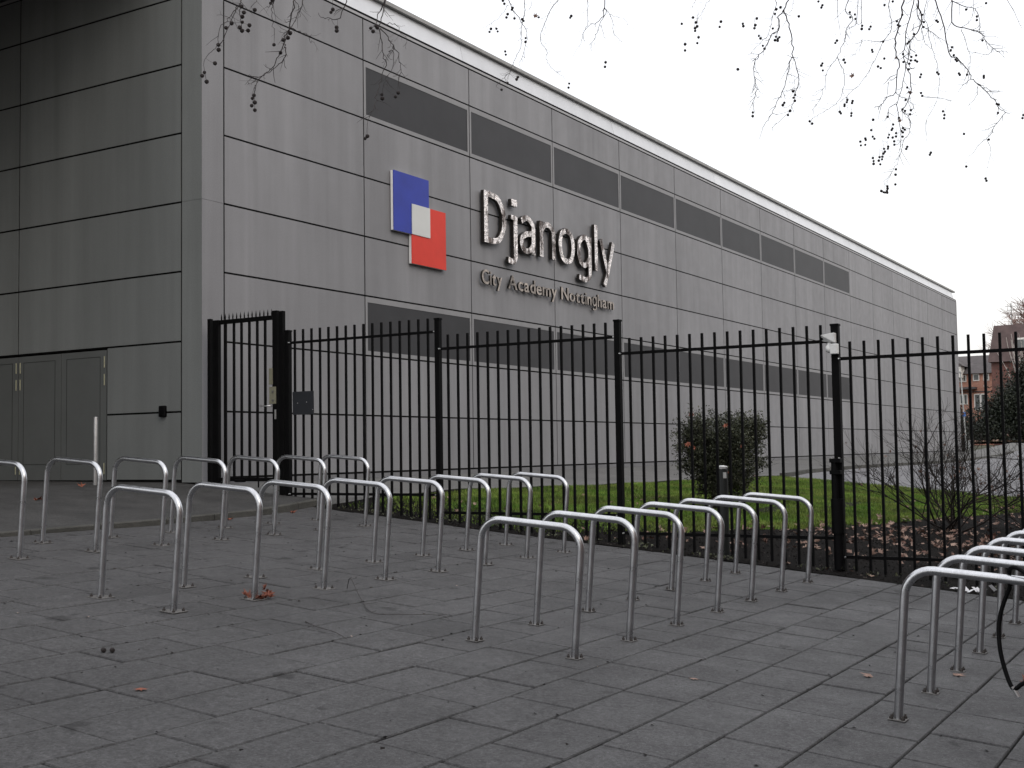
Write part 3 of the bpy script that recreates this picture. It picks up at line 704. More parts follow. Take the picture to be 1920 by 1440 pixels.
def twig_sides(mb, pts, r, prob, ln):
    for a, b in zip(pts, pts[1:]):
        a, b = Vector(a), Vector(b); n = max(1, int((b-a).length/.11))
        for i in range(n):
            if random.random() > prob: continue
            p = a.lerp(b, (i+random.random())/n); dr = (b-a).normalized()
            s = Vector((random.gauss(0,1), random.gauss(0,1), random.gauss(0,1))); s = (s - dr*s.dot(dr)).normalized()
            l = ln*random.uniform(.3, 1.2); q = p + dr*l*.5 + s*l*.5; e = q + dr*l*.25 + s*l*.35 + Vector((0,0,random.uniform(-.3,.3)*l))
            mb.tube([p, q, e], [r*.55, r*.4, r*.22], 4, False)
            if random.random() < .5:
                e2 = q + s*l*.4 - dr*l*.1; mb.tube([q, e2], [r*.35, r*.2], 4, False)
def densify(pts):
    o = smooth([Vector(p) for p in pts], 3)
    for i in range(1, len(o)-1): o[i] += Vector((random.gauss(0,1), random.gauss(0,1), random.gauss(0,1)))*.005
    return o
def ball_mesh():
    bm = bmesh.new(); bmesh.ops.create_icosphere(bm, subdivisions=2, radius=.0145)
    for v in bm.verts: v.co *= random.uniform(.93, 1.07)
    me = bpy.data.meshes.new('seed_ball'); bm.to_mesh(me); bm.free()
    me.attributes.new('tint', 'FLOAT', 'FACE').data.foreach_set('value', [1.0]*len(me.polygons)); me.materials.append(M_BALL); return me
BALL = ball_mesh()
def plane_tree(trunk, hub, twigs, balls, label, nparts, name_=''):
    t = empty('plane_tree', trunk); tag(t, label, 'tree'); o0 = t.location.copy(); KW = dict(org=o0)
    tk = LMB(); T0 = Vector(trunk); H_ = Vector(hub)
    tk.tube(smooth([T0+Vector((0,0,-.4)), T0+Vector((.02,.03,1.2)), T0+Vector((.1,-.05,3.5)), T0+Vector((.0,.1,6.0)), T0+Vector((.15,.05,8.6)), T0+Vector((.0,.2,12.5))], 5), [.34-.0095*i for i in range(26)], 14)
    tk.build('trunk', M_BARK, t, 0, o0)
    above = lambda q: (Vector(q)-CP).dot(CU)/(Vector(q)-CP).dot(CF) > .323
    tops = [Vector(p[0]) for w_, p in twigs if above(p[0])]
    # boughs: cluster the twig tops, arch a bough over each cluster
    cl = []
    for q in sorted(tops, key=lambda v: v.x*.5+v.y):
        for c in cl:
            if (c[0]-q).length < 1.1: c.append(q); break
        else: cl.append([q])
    ends = []
    for c in cl:
        m_ = sum(c, Vector())/len(c); e = m_ + Vector((0,0,.9+.3*random.random())); s = T0 + Vector((0,0,5.2+random.random()*2.5))
        mid = s.lerp(e, .5) + Vector((0,0,1.2)); pts = smooth([s, s.lerp(mid,.5)+Vector((0,0,.4)), mid, mid.lerp(e,.6)+Vector((0,0,.35)), e], 6)
        b = LMB(); b.tube(pts, [.085-.0030*i for i in range(len(pts))], 8)
        twl = MB(); twig_sides(b, [tuple(p) for p in pts[8:]], .02, .5, .5); b.build('branch', M_BARK, t, 0, o0); ends.append((e, pts))
    for k_ in range(7):      # upper crown
        s = T0 + Vector((0,0,7.0+k_*.8)); an = random.random()*6.28; L = 5-k_*.35
        e = s + Vector((math.cos(an)*L, math.sin(an)*L, 2.2+random.random())); pts = smooth([s, s.lerp(e,.4)+Vector((0,0,.6)), e], 5)
        b = LMB(); b.tube(pts, [.09-.007*i for i in range(len(pts))], 8); twig_sides(b, [tuple(p) for p in pts], .02, .8, 1.3); b.build('branch', M_BARK, t, 0, o0)
    TWS = []
    for w_, p in twigs:
        tw = LMB(); pts = densify(p); r0 = w_*(.00085 if name_ == 'near' else .00095); n = len(pts); tw.tube(pts, [max(.0012, r0*(1-.62*i/n)) for i in range(n)], 5, False)
        twig_sides(tw, [tuple(q) for q in pts], r0*.8, .42 if name_ == 'near' else .6, .09 if name_ == 'near' else .14)
        q = Vector(p[0])
        if above(p[0]):
            e, bp_ = min(ends, key=lambda z: (z[0]-q).length); e = min(bp_, key=lambda z: (z-q).length)
            tw.tube(smooth([e, e.lerp(q,.5)+Vector((0,0,.12)), q], 4), [r0*1.6]*9, 5, False)
        TWS.append((tw, pts))
    for b_ in balls:
        B_ = Vector(b_); tw, pts = min(TWS, key=lambda z: min((q-B_).length + (.3 if q.z < B_.z else 0) for q in z[1])); q = min(pts, key=lambda q: (q-B_).length + (.3 if q.z < B_.z else 0))
        dq = (q-B_).length; up = q if dq < .16 else B_ + Vector((random.gauss(0,.015), random.gauss(0,.015), random.uniform(.06,.13)))
        tw.tube([B_, B_.lerp(up,.5)+Vector((random.gauss(0,.004),0,-.006)), up], [.0011]*3, 3, False)
        if dq >= .16: tw.tube([up, up.lerp(q,.5)+Vector((0,0,-.02)), q], [.0008]*3, 3, False)
    for tw, pts in TWS: tw.build('twig', M_TWIG, t, 0, o0)
    for a_, s_ in LEAVES.get(name_, ()):
        lf = MB(); add_leaf(lf, (0,0,0), (CP-Vector(a_)).normalized()+rnd_n(.3)*.4, s_, .4, .4, random.random()*6); o = lf.build('hanging_leaf', M_LEAFB, t); o.location = Vector(a_)-o0
    cf = Vector(CP); bs = sorted(balls, key=lambda b_: (Vector(b_)-cf).length)
    for b_ in bs[:nparts]:
        o = bpy.data.objects.new('seed_ball', BALL); COL.objects.link(o); o.parent = t; o.location = Vector(b_)-o0
        sc = random.uniform(.85, 1.15); o.scale = (sc, sc, sc)
    if len(bs) > nparts:
        rest = MB(); vv = [v.co.copy() for v in BALL.vertices]; ff = [tuple(p.vertices) for p in BALL.polygons]
        for b_ in bs[nparts:]: rest.add([v + Vector(b_) - o0 for v in vv], ff)
        ro = rest.build('seed_balls', M_BALL, t); ro['kind'] = 'stuff'
    return t
TW = {"near":[[5,[[-7.19,-7.817,3.636],[-7.21,-7.821,3.558],[-7.224,-7.808,3.536],[-7.261,-7.78,3.471],[-7.296,-7.767,3.416],[-7.322,-7.73,3.361],[-7.305,-7.7,3.27]]],[4,[[-7.178,-7.763,3.56],[-7.182,-7.719,3.492],[-7.211,-7.693,3.393],[-7.23,-7.648,3.309],[-7.256,-7.626,3.266],[-7.295,-7.595,3.214],[-7.326,-7.582,3.152],[-7.336,-7.592,3.085]]],[4,[[-7.091,-7.705,3.62],[-7.077,-7.686,3.58],[-7.058,-7.673,3.507],[-7.039,-7.665,3.458]]],[3,[[-7.064,-7.839,3.672],[-7.078,-7.832,3.613],[-7.088,-7.798,3.577]]],[4,[[-6.905,-7.851,3.721],[-6.889,-7.83,3.665],[-6.877,-7.801,3.618],[-6.891,-7.817,3.537],[-6.874,-7.826,3.475]]],[3,[[-6.908,-7.847,3.656],[-6.921,-7.822,3.633],[-6.946,-7.816,3.619]]],[6,[[-7.134,-8.258,3.567],[-7.157,-8.261,3.489],[-7.146,-8.217,3.386],[-7.133,-8.188,3.318],[-7.141,-8.161,3.236],[-7.164,-8.137,3.156],[-7.156,-8.098,3.104],[-7.174,-8.054,3.052],[-7.176,-8.004,3.03],[-7.196,-7.931,3.022],[-7.22,-7.891,3.029]]],[5,[[-7.153,-8.206,3.308],[-7.156,-8.185,3.265],[-7.161,-8.179,3.203],[-7.169,-8.201,3.166],[-7.182,-8.198,3.124],[-7.18,-8.161,3.085],[-7.224,-8.135,3.028],[-7.272,-8.104,2.99],[-7.291,-8.055,2.956],[-7.308,-8.046,2.903],[-7.31,-8.033,2.851]]],[4,[[-7.029,-8.241,3.597],[-7.043,-8.227,3.501],[-7.029,-8.189,3.467],[-7.054,-8.176,3.407],[-7.067,-8.161,3.367],[-7.094,-8.145,3.322],[-7.101,-8.119,3.325],[-7.116,-8.116,3.29],[-7.124,-8.116,3.249]]],[3,[[-7.051,-8.169,3.562],[-7.042,-8.201,3.515],[-7.036,-8.201,3.486],[-7.012,-8.189,3.448]]],[3,[[-7.161,-8.231,3.324],[-7.162,-8.276,3.288],[-7.15,-8.325,3.274],[-7.113,-8.352,3.245],[-7.099,-8.359,3.209],[-7.099,-8.388,3.204]]],[3,[[-7.251,-8.019,2.972],[-7.286,-7.995,2.944],[-7.303,-7.971,2.929]]],[5,[[-6.586,-8.264,3.736],[-6.585,-8.232,3.644],[-6.584,-8.178,3.557],[-6.598,-8.107,3.584],[-6.612,-8.056,3.59],[-6.61,-8.012,3.637]]],[3,[[-6.595,-8.24,3.639],[-6.629,-8.206,3.611],[-6.621,-8.163,3.59]]],[6,[[-6.322,-8.425,3.786],[-6.339,-8.396,3.687],[-6.333,-8.35,3.64],[-6.337,-8.322,3.569]]],[5,[[-6.315,-8.431,3.787],[-6.342,-8.393,3.628],[-6.364,-8.383,3.532],[-6.356,-8.391,3.425],[-6.362,-8.41,3.312],[-6.353,-8.433,3.261],[-6.342,-8.393,3.205],[-6.359,-8.375,3.113],[-6.391,-8.368,3.024],[-6.412,-8.379,2.951],[-6.44,-8.364,2.881],[-6.441,-8.323,2.822]]],[5,[[-6.358,-8.384,3.521],[-6.338,-8.434,3.455],[-6.334,-8.48,3.381],[-6.289,-8.492,3.326],[-6.283,-8.502,3.251],[-6.292,-8.515,3.188],[-6.321,-8.513,3.14]]],[4,[[-6.319,-8.47,3.388],[-6.337,-8.473,3.341],[-6.345,-8.438,3.32],[-6.368,-8.435,3.273]]],[3,[[-6.318,-8.468,3.347],[-6.314,-8.469,3.274],[-6.333,-8.458,3.196],[-6.328,-8.402,3.141],[-6.353,-8.4,3.094]]],[3,[[-6.254,-8.351,3.585],[-6.215,-8.383,3.598],[-6.193,-8.428,3.566],[-6.159,-8.423,3.535],[-6.137,-8.457,3.493],[-6.16,-8.443,3.43]]],[6,[[-2.53,-7.15,5.279],[-2.539,-7.178,5.178],[-2.522,-7.207,5.105],[-2.509,-7.251,5.039],[-2.454,-7.287,4.956],[-2.413,-7.307,4.872],[-2.411,-7.298,4.762],[-2.447,-7.276,4.602],[-2.477,-7.246,4.517]]],[5,[[-2.439,-7.319,5.273],[-2.454,-7.314,5.146],[-2.466,-7.312,5.019],[-2.454,-7.281,4.947],[-2.469,-7.281,4.799],[-2.493,-7.282,4.69],[-2.493,-7.221,4.579],[-2.506,-7.187,4.521],[-2.491,-7.147,4.45],[-2.52,-7.105,4.399],[-2.522,-7.052,4.367],[-2.54,-6.997,4.305]]],[3,[[-2.462,-7.13,4.461],[-2.458,-7.103,4.415],[-2.462,-7.092,4.355]]],[3,[[-2.531,-7.172,5.161],[-2.574,-7.126,5.075],[-2.589,-7.052,5.014],[-2.614,-6.959,4.954],[-2.628,-6.884,4.934]]],[3,[[-2.222,-7.286,5.35],[-2.22,-7.259,5.231],[-2.224,-7.213,5.177]]],[5,[[-2.466,-7.792,5.152],[-2.488,-7.712,5.081],[-2.514,-7.657,5.004],[-2.523,-7.615,4.9],[-2.533,-7.568,4.815],[-2.549,-7.555,4.692],[-2.491,-7.591,4.601],[-2.459,-7.582,4.521],[-2.468,-7.609,4.453],[-2.404,-7.651,4.372],[-2.337,-7.704,4.345]]],[4,[[-1.988,-7.82,5.31],[-2.003,-7.835,5.178],[-1.977,-7.814,5.025],[-2.006,-7.799,4.916],[-1.995,-7.758,4.875],[-1.983,-7.75,4.808],[-2.023,-7.729,4.738],[-2.07,-7.678,4.631]]],[7,[[-2.062,-8.078,5.231],[-2.058,-8.062,5.083],[-2.05,-8.039,5.018],[-2.036,-8.009,4.988],[-2.086,-7.955,4.933],[-2.138,-7.925,4.913],[-2.148,-7.85,4.833]]],[5,[[-2.092,-8.084,5.067],[-2.065,-8.081,5.025],[-2.107,-8.044,4.918],[-2.108,-7.998,4.826],[-2.105,-7.961,4.752],[-2.114,-7.896,4.686]]],[4,[[-2.061,-8.074,5.074],[-2.012,-8.105,5.027],[-2.009,-8.134,4.93],[-1.993,-8.13,4.833],[-1.974,-8.175,4.769],[-1.93,-8.197,4.726]]],[3,[[-2.021,-8.109,5.023],[-1.987,-8.164,4.992],[-1.938,-8.239,4.971],[-1.933,-8.29,4.87]]],[3,[[-2.105,-8.043,4.899],[-2.08,-8.061,4.801],[-2.057,-8.092,4.72]]]],"far":[[3,[[-1.809,-9.031,5.104],[-1.824,-8.986,5.025],[-1.848,-8.98,4.962]]],[3,[[-1.755,-9.176,5.091],[-1.77,-9.111,5.006],[-1.794,-9.059,4.906],[-1.842,-9.029,4.841]]],[4,[[-1.583,-9.779,5.016],[-1.562,-9.763,4.888],[-1.603,-9.733,4.789],[-1.597,-9.726,4.69],[-1.627,-9.679,4.58],[-1.655,-9.592,4.497],[-1.7,-9.531,4.417]]],[7,[[-1.744,-9.961,4.925],[-1.751,-9.942,4.846],[-1.739,-9.9,4.772],[-1.786,-9.863,4.706],[-1.798,-9.876,4.6],[-1.802,-9.851,4.559],[-1.808,-9.792,4.519],[-1.833,-9.738,4.409],[-1.864,-9.687,4.329],[-1.86,-9.647,4.292],[-1.857,-9.611,4.209],[-1.866,-9.635,4.102],[-1.842,-9.625,4.047],[-1.851,-9.64,3.997],[-1.868,-9.625,3.905],[-1.858,-9.597,3.858]]],[7,[[-1.754,-9.905,4.766],[-1.71,-9.933,4.679],[-1.707,-9.965,4.564],[-1.671,-9.968,4.447],[-1.684,-9.969,4.308],[-1.715,-9.955,4.275],[-1.725,-9.928,4.16],[-1.743,-9.903,4.042],[-1.753,-9.872,3.95],[-1.746,-9.831,3.891],[-1.757,-9.777,3.78],[-1.81,-9.737,3.684],[-1.845,-9.692,3.597]]],[5,[[-1.678,-9.967,4.31],[-1.656,-9.993,4.202],[-1.628,-10.003,4.099],[-1.629,-9.992,4.001],[-1.665,-9.974,3.923],[-1.688,-9.956,3.83],[-1.679,-9.924,3.775],[-1.726,-9.855,3.693],[-1.762,-9.755,3.602]]],[3,[[-1.671,-9.909,4.141],[-1.647,-9.933,4.134],[-1.623,-9.952,4.128],[-1.608,-9.952,4.014]]],[3,[[-1.712,-10.005,4.926],[-1.689,-9.98,4.803],[-1.705,-9.952,4.749]]],[4,[[-0.852,-10.218,5.176],[-0.866,-10.202,5.037],[-0.834,-10.196,4.886],[-0.801,-10.203,4.744]]],[5,[[-0.802,-10.333,5.155],[-0.831,-10.272,4.977],[-0.807,-10.345,4.901],[-0.822,-10.278,4.798],[-0.835,-10.26,4.685],[-0.843,-10.216,4.579],[-0.882,-10.185,4.486],[-0.946,-10.117,4.382],[-0.983,-10.085,4.266],[-0.968,-10.061,4.138],[-1.016,-10.003,3.999],[-1.021,-9.941,3.922]]],[4,[[-0.778,-10.4,5.161],[-0.769,-10.376,4.881],[-0.788,-10.355,4.817],[-0.826,-10.272,4.76],[-0.856,-10.259,4.666]]],[4,[[-0.767,-10.415,5.161],[-0.72,-10.413,4.901],[-0.762,-10.373,4.828]]],[4,[[-0.851,-10.176,4.497],[-0.83,-10.219,4.395],[-0.824,-10.241,4.293],[-0.855,-10.231,4.15],[-0.903,-10.192,4.008],[-0.924,-10.097,3.938],[-0.954,-10.006,3.896],[-0.982,-9.919,3.835]]],[5,[[-0.164,-10.602,5.304],[-0.151,-10.561,5.213],[-0.158,-10.574,5.066],[-0.141,-10.578,4.941],[-0.182,-10.497,4.796],[-0.208,-10.43,4.653],[-0.215,-10.351,4.498],[-0.259,-10.232,4.34],[-0.292,-10.11,4.223],[-0.359,-10.038,4.154]]],[10,[[-0.106,-10.725,5.309],[-0.109,-10.693,5.16],[-0.11,-10.659,4.986],[-0.12,-10.619,4.823],[-0.107,-10.606,4.687],[-0.088,-10.634,4.545],[-0.087,-10.599,4.436],[-0.085,-10.586,4.245],[-0.13,-10.501,4.184],[-0.139,-10.459,4.137],[-0.155,-10.413,4.064]]],[3,[[-0.155,-10.621,4.806],[-0.236,-10.516,4.783],[-0.299,-10.432,4.775],[-0.345,-10.345,4.792],[-0.352,-10.27,4.733],[-0.338,-10.238,4.666]]],[7,[[0.146,-10.78,5.379],[0.124,-10.735,5.185],[0.122,-10.673,4.974],[0.109,-10.658,4.803],[0.097,-10.638,4.699],[0.086,-10.662,4.574],[0.06,-10.637,4.39],[0.049,-10.596,4.225],[0.044,-10.558,4.152],[0.013,-10.488,4.104],[0.005,-10.481,4.013]]],[10,[[0.071,-10.809,5.348],[0.094,-10.823,5.196],[0.107,-10.846,5.026],[0.068,-10.795,4.908],[0.053,-10.734,4.825],[0.064,-10.708,4.677],[0.062,-10.666,4.541]]],[6,[[0.068,-10.806,5.231],[0.065,-10.808,5.099],[0.067,-10.848,5.001],[0.067,-10.871,4.951],[0.084,-10.928,4.919],[0.146,-10.974,4.87],[0.226,-11.053,4.812]]],[6,[[0.043,-10.671,4.535],[0.048,-10.71,4.452],[0.045,-10.718,4.281],[0.024,-10.694,4.176],[0.022,-10.63,4.083],[0.007,-10.638,4.04],[0.057,-10.68,3.98],[0.082,-10.69,3.881],[0.081,-10.675,3.805],[0.079,-10.611,3.737],[0.058,-10.594,3.631],[0.039,-10.544,3.492],[-0.005,-10.502,3.399]]],[5,[[-0.036,-10.576,4.13],[-0.042,-10.604,3.982],[-0.04,-10.602,3.726],[-0.055,-10.6,3.543]]],[4,[[-0.046,-10.577,4.256],[0.006,-10.6,4.214],[0.04,-10.678,4.183],[0.1,-10.725,4.125],[0.111,-10.714,4.078]]],[4,[[-0.05,-10.507,4.384],[-0.039,-10.494,4.272],[-0.038,-10.434,4.179]]],[4,[[-0.001,-10.579,4.462],[-0.017,-10.525,4.442],[-0.028,-10.496,4.405]]],[8,[[0.455,-10.878,5.458],[0.512,-10.93,5.318],[0.556,-10.978,5.149],[0.582,-10.997,4.94],[0.595,-11.038,4.749],[0.654,-11.095,4.735],[0.724,-11.195,4.596],[0.721,-11.229,4.496],[0.736,-11.286,4.424],[0.818,-11.367,4.338],[0.846,-11.433,4.255],[0.87,-11.475,4.174],[0.92,-11.528,4.098],[0.905,-11.451,4.001],[0.865,-11.392,3.882],[0.833,-11.346,3.816]]],[3,[[0.83,-11.347,3.815],[0.749,-11.26,3.732],[0.749,-11.207,3.647],[0.693,-11.167,3.615]]],[3,[[0.864,-11.341,3.823],[0.871,-11.378,3.674],[0.839,-11.347,3.513]]],[4,[[0.777,-11.279,4.443],[0.833,-11.33,4.415],[0.845,-11.376,4.377],[0.884,-11.429,4.331],[0.922,-11.498,4.356]]],[4,[[0.77,-11.279,4.408],[0.749,-11.266,4.285],[0.726,-11.181,4.188]]],[4,[[0.361,-10.878,5.427],[0.353,-10.816,5.2],[0.411,-10.849,5.065],[0.445,-10.845,4.983],[0.461,-10.868,4.824],[0.515,-10.902,4.7],[0.554,-10.912,4.549],[0.567,-10.906,4.394],[0.536,-10.891,4.296],[0.536,-10.87,4.233],[0.521,-10.778,4.046],[0.51,-10.761,3.847]]],[4,[[0.312,-10.794,5.033],[0.366,-10.821,4.865],[0.412,-10.878,4.814]]],[4,[[0.318,-10.792,4.259],[0.404,-10.917,4.252],[0.44,-11.002,4.221],[0.49,-11.041,4.213]]],[8,[[0.775,-11.029,5.529],[0.778,-11.043,5.419],[0.808,-11.024,5.202],[0.873,-11.11,5.137],[0.919,-11.202,5.119],[0.99,-11.276,5.092],[1.051,-11.327,5.052],[1.084,-11.332,5.007],[1.157,-11.398,4.927],[1.2,-11.446,4.895],[1.24,-11.49,4.899]]],[6,[[0.782,-11.037,5.442],[0.848,-11.136,5.381],[0.941,-11.231,5.37],[0.954,-11.266,5.333],[0.954,-11.298,5.178],[0.972,-11.291,5.077]]],[4,[[0.843,-11.115,5.114],[0.874,-11.149,5.008],[0.903,-11.171,4.878],[0.909,-11.197,4.76],[0.876,-11.17,4.695],[0.854,-11.178,4.634]]],[4,[[1.06,-11.414,4.896],[1.07,-11.379,4.851],[1.055,-11.331,4.843],[0.961,-11.223,4.857]]],[4,[[1.325,-11.513,5.562],[1.416,-11.606,5.386],[1.466,-11.667,5.203]]],[3,[[0.865,-11.25,5.51],[0.898,-11.243,5.307],[0.886,-11.198,5.204]]],[3,[[0.039,-10.948,5.23],[-0.012,-10.905,5.094],[0.018,-10.921,5.036]]],[3,[[-0.07,-10.81,4.967],[-0.082,-10.786,4.904],[-0.093,-10.797,4.796],[-0.089,-10.804,4.655]]],[3,[[-0.311,-10.299,4.817],[-0.302,-10.283,4.797],[-0.335,-10.191,4.786]]]],"bnear":[[-7.214,-7.829,3.533],[-7.188,-7.827,3.498],[-7.155,-7.78,3.488],[-7.252,-7.874,3.401],[-7.194,-7.794,3.396],[-7.088,-7.712,3.421],[-7.1,-7.795,3.44],[-7.085,-7.768,3.412],[-7.245,-7.766,3.416],[-7.196,-7.665,3.419],[-7.203,-7.597,3.308],[-7.215,-7.611,3.266],[-7.27,-7.631,3.151],[-7.351,-7.612,3.068],[-7.385,-7.624,3.033],[-7.219,-7.498,3.057],[-7.054,-7.803,3.563],[-6.959,-7.884,3.648],[-6.881,-7.794,3.668],[-6.918,-7.858,3.34],[-7.12,-8.191,3.3],[-7.088,-8.143,3.286],[-7.197,-8.199,3.228],[-7.149,-8.131,3.165],[-7.297,-8.024,2.85],[-7.257,-7.971,2.848],[-7.332,-8.064,2.786],[-7.301,-8.006,2.781],[-7.284,-8.019,2.752],[-6.463,-8.024,3.705],[-6.613,-8.131,3.615],[-6.472,-8.066,3.558],[-6.594,-8.168,3.476],[-6.298,-8.248,3.568],[-6.441,-8.381,3.475],[-6.446,-8.411,3.506],[-6.418,-8.402,3.504],[-6.245,-8.306,3.07],[-6.292,-8.346,3.022],[-6.19,-8.416,3.078],[-6.274,-8.453,3.021],[-6.442,-8.322,2.711],[-6.408,-8.273,2.709],[-2.557,-7.109,5.21],[-2.44,-7.055,5.225],[-2.558,-7.229,5.107],[-2.545,-7.213,5.094],[-2.447,-7.099,5.1],[-2.599,-7.176,5.001],[-2.381,-7.144,5.064],[-2.474,-7.296,4.995],[-2.41,-7.275,5.001],[-2.308,-7.404,5.045],[-2.521,-6.931,4.95],[-2.694,-7.021,4.848],[-2.503,-6.989,4.946],[-2.628,-7.082,4.86],[-2.361,-7.268,4.83],[-2.501,-7.348,4.733],[-2.46,-7.069,4.694],[-2.573,-7.145,4.613],[-2.492,-7.241,4.374],[-2.532,-7.25,4.338],[-2.522,-7.131,4.325],[-2.552,-7.073,4.253],[-2.061,-7.666,5.082],[-2.144,-7.697,5.031],[-1.979,-8.026,4.53],[-1.848,-7.952,4.53],[-2.212,-7.707,4.296],[-2.205,-7.695,4.256]],"bfar":[[-2.082,-8.951,4.73],[-2.026,-9.052,4.792],[-2.067,-9.1,4.719],[-1.995,-9.082,4.703],[-2.208,-9.147,4.609],[-2.02,-9.069,4.652],[-2.043,-9.114,4.57],[-2.056,-9.104,4.508],[-2.081,-8.982,4.513],[-2.241,-9.047,4.391],[-2.044,-9.358,4.682],[-2.063,-9.35,4.624],[-1.866,-9.521,4.681],[-1.847,-9.519,4.662],[-1.78,-9.639,4.737],[-1.826,-9.637,4.655],[-1.743,-9.598,4.656],[-1.695,-9.625,4.586],[-1.703,-9.645,4.554],[-1.852,-9.719,4.421],[-1.816,-9.723,4.4],[-1.734,-9.872,4.818],[-1.751,-9.833,4.801],[-1.679,-9.795,4.784],[-1.771,-9.799,4.605],[-1.653,-9.79,4.557],[-1.699,-9.841,4.529],[-1.702,-9.825,4.515],[-1.637,-9.774,4.529],[-1.568,-9.779,4.542],[-1.939,-9.483,4.201],[-1.604,-10.016,4.736],[-1.663,-9.529,3.819],[-1.837,-9.589,3.731],[-1.679,-9.959,3.962],[-1.629,-9.963,3.936],[-1.49,-9.9,3.952],[-1.503,-9.918,3.914],[-1.51,-9.81,3.91],[-1.618,-9.83,3.857],[-1.684,-9.924,3.767],[-1.631,-9.885,3.742],[-1.419,-10.038,3.704],[-1.481,-10.082,3.659],[-0.584,-9.916,5.234],[-0.504,-9.936,5.214],[-0.488,-9.919,5.196],[-0.35,-10.189,5.13],[-0.323,-10.185,5.084],[-0.372,-10.249,5.087],[-0.392,-10.258,5.03],[-0.053,-10.49,5.242],[-0.02,-10.572,5.275],[-0.395,-10.053,4.83],[-0.475,-10.056,4.78],[-0.497,-9.915,4.575],[-0.442,-9.885,4.571],[-0.351,-9.874,4.543],[-0.334,-10.102,4.625],[-0.209,-10.081,4.631],[-0.233,-10.287,4.996],[-0.316,-10.303,4.933],[-0.163,-10.36,4.993],[-0.173,-10.347,4.964],[-0.089,-10.472,4.826],[-0.045,-10.467,4.65],[-0.246,-10.446,4.511],[-0.13,-10.446,4.525],[-0.101,-10.351,4.753],[-0.255,-10.395,4.679],[-0.126,-10.693,5.068],[-0.12,-10.632,5.011],[-0.089,-10.633,4.979],[-0.041,-10.641,4.979],[0.052,-10.862,5.088],[0.144,-10.859,5.035],[0.03,-10.876,4.943],[0.143,-10.99,5.026],[0.234,-10.988,5.039],[0.069,-10.764,4.9],[0.146,-10.693,4.85],[0.133,-10.68,4.828],[-0.053,-10.67,4.66],[0.041,-10.787,4.649],[0.063,-10.731,4.649],[0.064,-10.725,4.611],[0.046,-10.775,4.598],[0.178,-10.766,4.622],[-0.062,-10.674,4.569],[0.039,-10.713,4.57],[-0.048,-10.724,4.483],[0.211,-10.796,4.482],[0.137,-10.801,4.431],[0.328,-10.942,4.509],[0.129,-10.997,4.428],[0.177,-10.796,4.266],[0.157,-10.812,4.226],[-0.065,-10.705,4.281],[0.118,-10.642,4.199],[0.375,-11.099,4.775],[0.172,-11.123,4.68],[0.405,-11.109,4.693],[0.378,-11.131,4.633],[0.342,-11.151,4.602],[0.344,-11.167,4.461],[0.28,-11.188,4.425],[0.269,-11.264,4.411],[0.469,-11.401,4.425],[0.568,-11.384,4.434],[0.38,-11.416,4.792],[0.403,-11.364,5.074],[0.357,-11.37,5.019],[0.394,-11.257,5.171],[0.572,-11.436,5.261],[-0.101,-10.064,4.243],[-0.245,-10.097,4.177],[-0.181,-10.144,4.199],[-0.282,-10.164,4.147],[-0.199,-10.059,4.169],[-0.122,-10.036,4.173],[-0.149,-9.99,4.11],[-0.325,-10.051,4.04],[-0.179,-10.126,4.065],[-0.263,-10.145,4.013],[-0.054,-10.327,3.989],[0.146,-10.437,4.051],[0.029,-10.521,3.925],[0.162,-10.48,3.916],[0.185,-10.465,3.907],[0.034,-10.28,3.9],[-0.103,-10.329,3.79],[0.08,-10.3,3.811],[0.028,-10.213,3.815],[0.05,-10.213,3.804],[-0.217,-10.222,3.726],[-0.214,-10.227,3.684],[-0.12,-10.25,3.707],[0.067,-10.465,3.828],[0.04,-10.46,3.791],[-0.015,-10.521,3.77],[0.136,-10.524,3.852],[0.143,-10.52,3.817],[0.126,-10.503,3.761],[0.1,-10.51,3.717],[0.151,-10.596,3.902],[0.197,-10.605,3.892],[0.025,-10.607,3.839],[0.125,-10.6,3.846],[0.052,-10.612,3.781],[0.015,-10.588,3.984],[0.24,-10.667,4.111],[0.1,-10.636,4.074],[0.089,-10.612,4.093],[0.12,-10.684,4.033],[0.06,-10.406,3.678],[-0.047,-10.441,3.619],[0.072,-10.395,3.628],[-0.07,-10.418,3.562],[0.127,-10.338,3.608],[-0.05,-10.408,3.538],[0.127,-10.436,3.713],[0.073,-10.446,3.678],[0.154,-10.635,3.687],[0.119,-10.631,3.656],[0.327,-10.99,4.066],[0.435,-10.982,4.052],[0.377,-10.989,4.0],[0.687,-11.497,4.051],[0.573,-11.41,3.742],[0.523,-11.164,3.831],[0.437,-11.191,3.446],[0.662,-11.492,4.146],[0.717,-11.504,4.151],[0.321,-10.848,3.626],[0.325,-10.835,3.605],[0.134,-10.51,3.449],[0.042,-10.525,3.37],[0.231,-10.475,3.303],[0.12,-10.415,3.27],[0.132,-10.413,3.247],[0.185,-10.393,3.233],[0.065,-10.424,3.187],[0.002,-10.377,3.201],[0.008,-10.398,3.186],[0.02,-10.411,3.183],[0.585,-11.36,3.319],[0.595,-11.367,3.295],[-0.056,-10.374,3.527],[0.021,-10.37,3.502],[-0.064,-10.319,3.497],[-0.053,-10.31,3.566],[0.024,-10.298,3.549],[0.778,-11.743,4.009],[0.914,-11.714,4.011]]}
plane_tree((-17.5, -8.0, P(-17.5, -8)), (-6, -8, 6), TW['near'], TW['bnear'], 'bare plane tree whose twigs and dark seed balls hang in front of the facade top', 90, 'near')
plane_tree((-3.2, -20.0, P(-3.2, -20)), (0, -10, 6), TW['far'], TW['bfar'], 'bare plane tree whose many thin twigs hang into the white sky at upper right', 100, 'far')

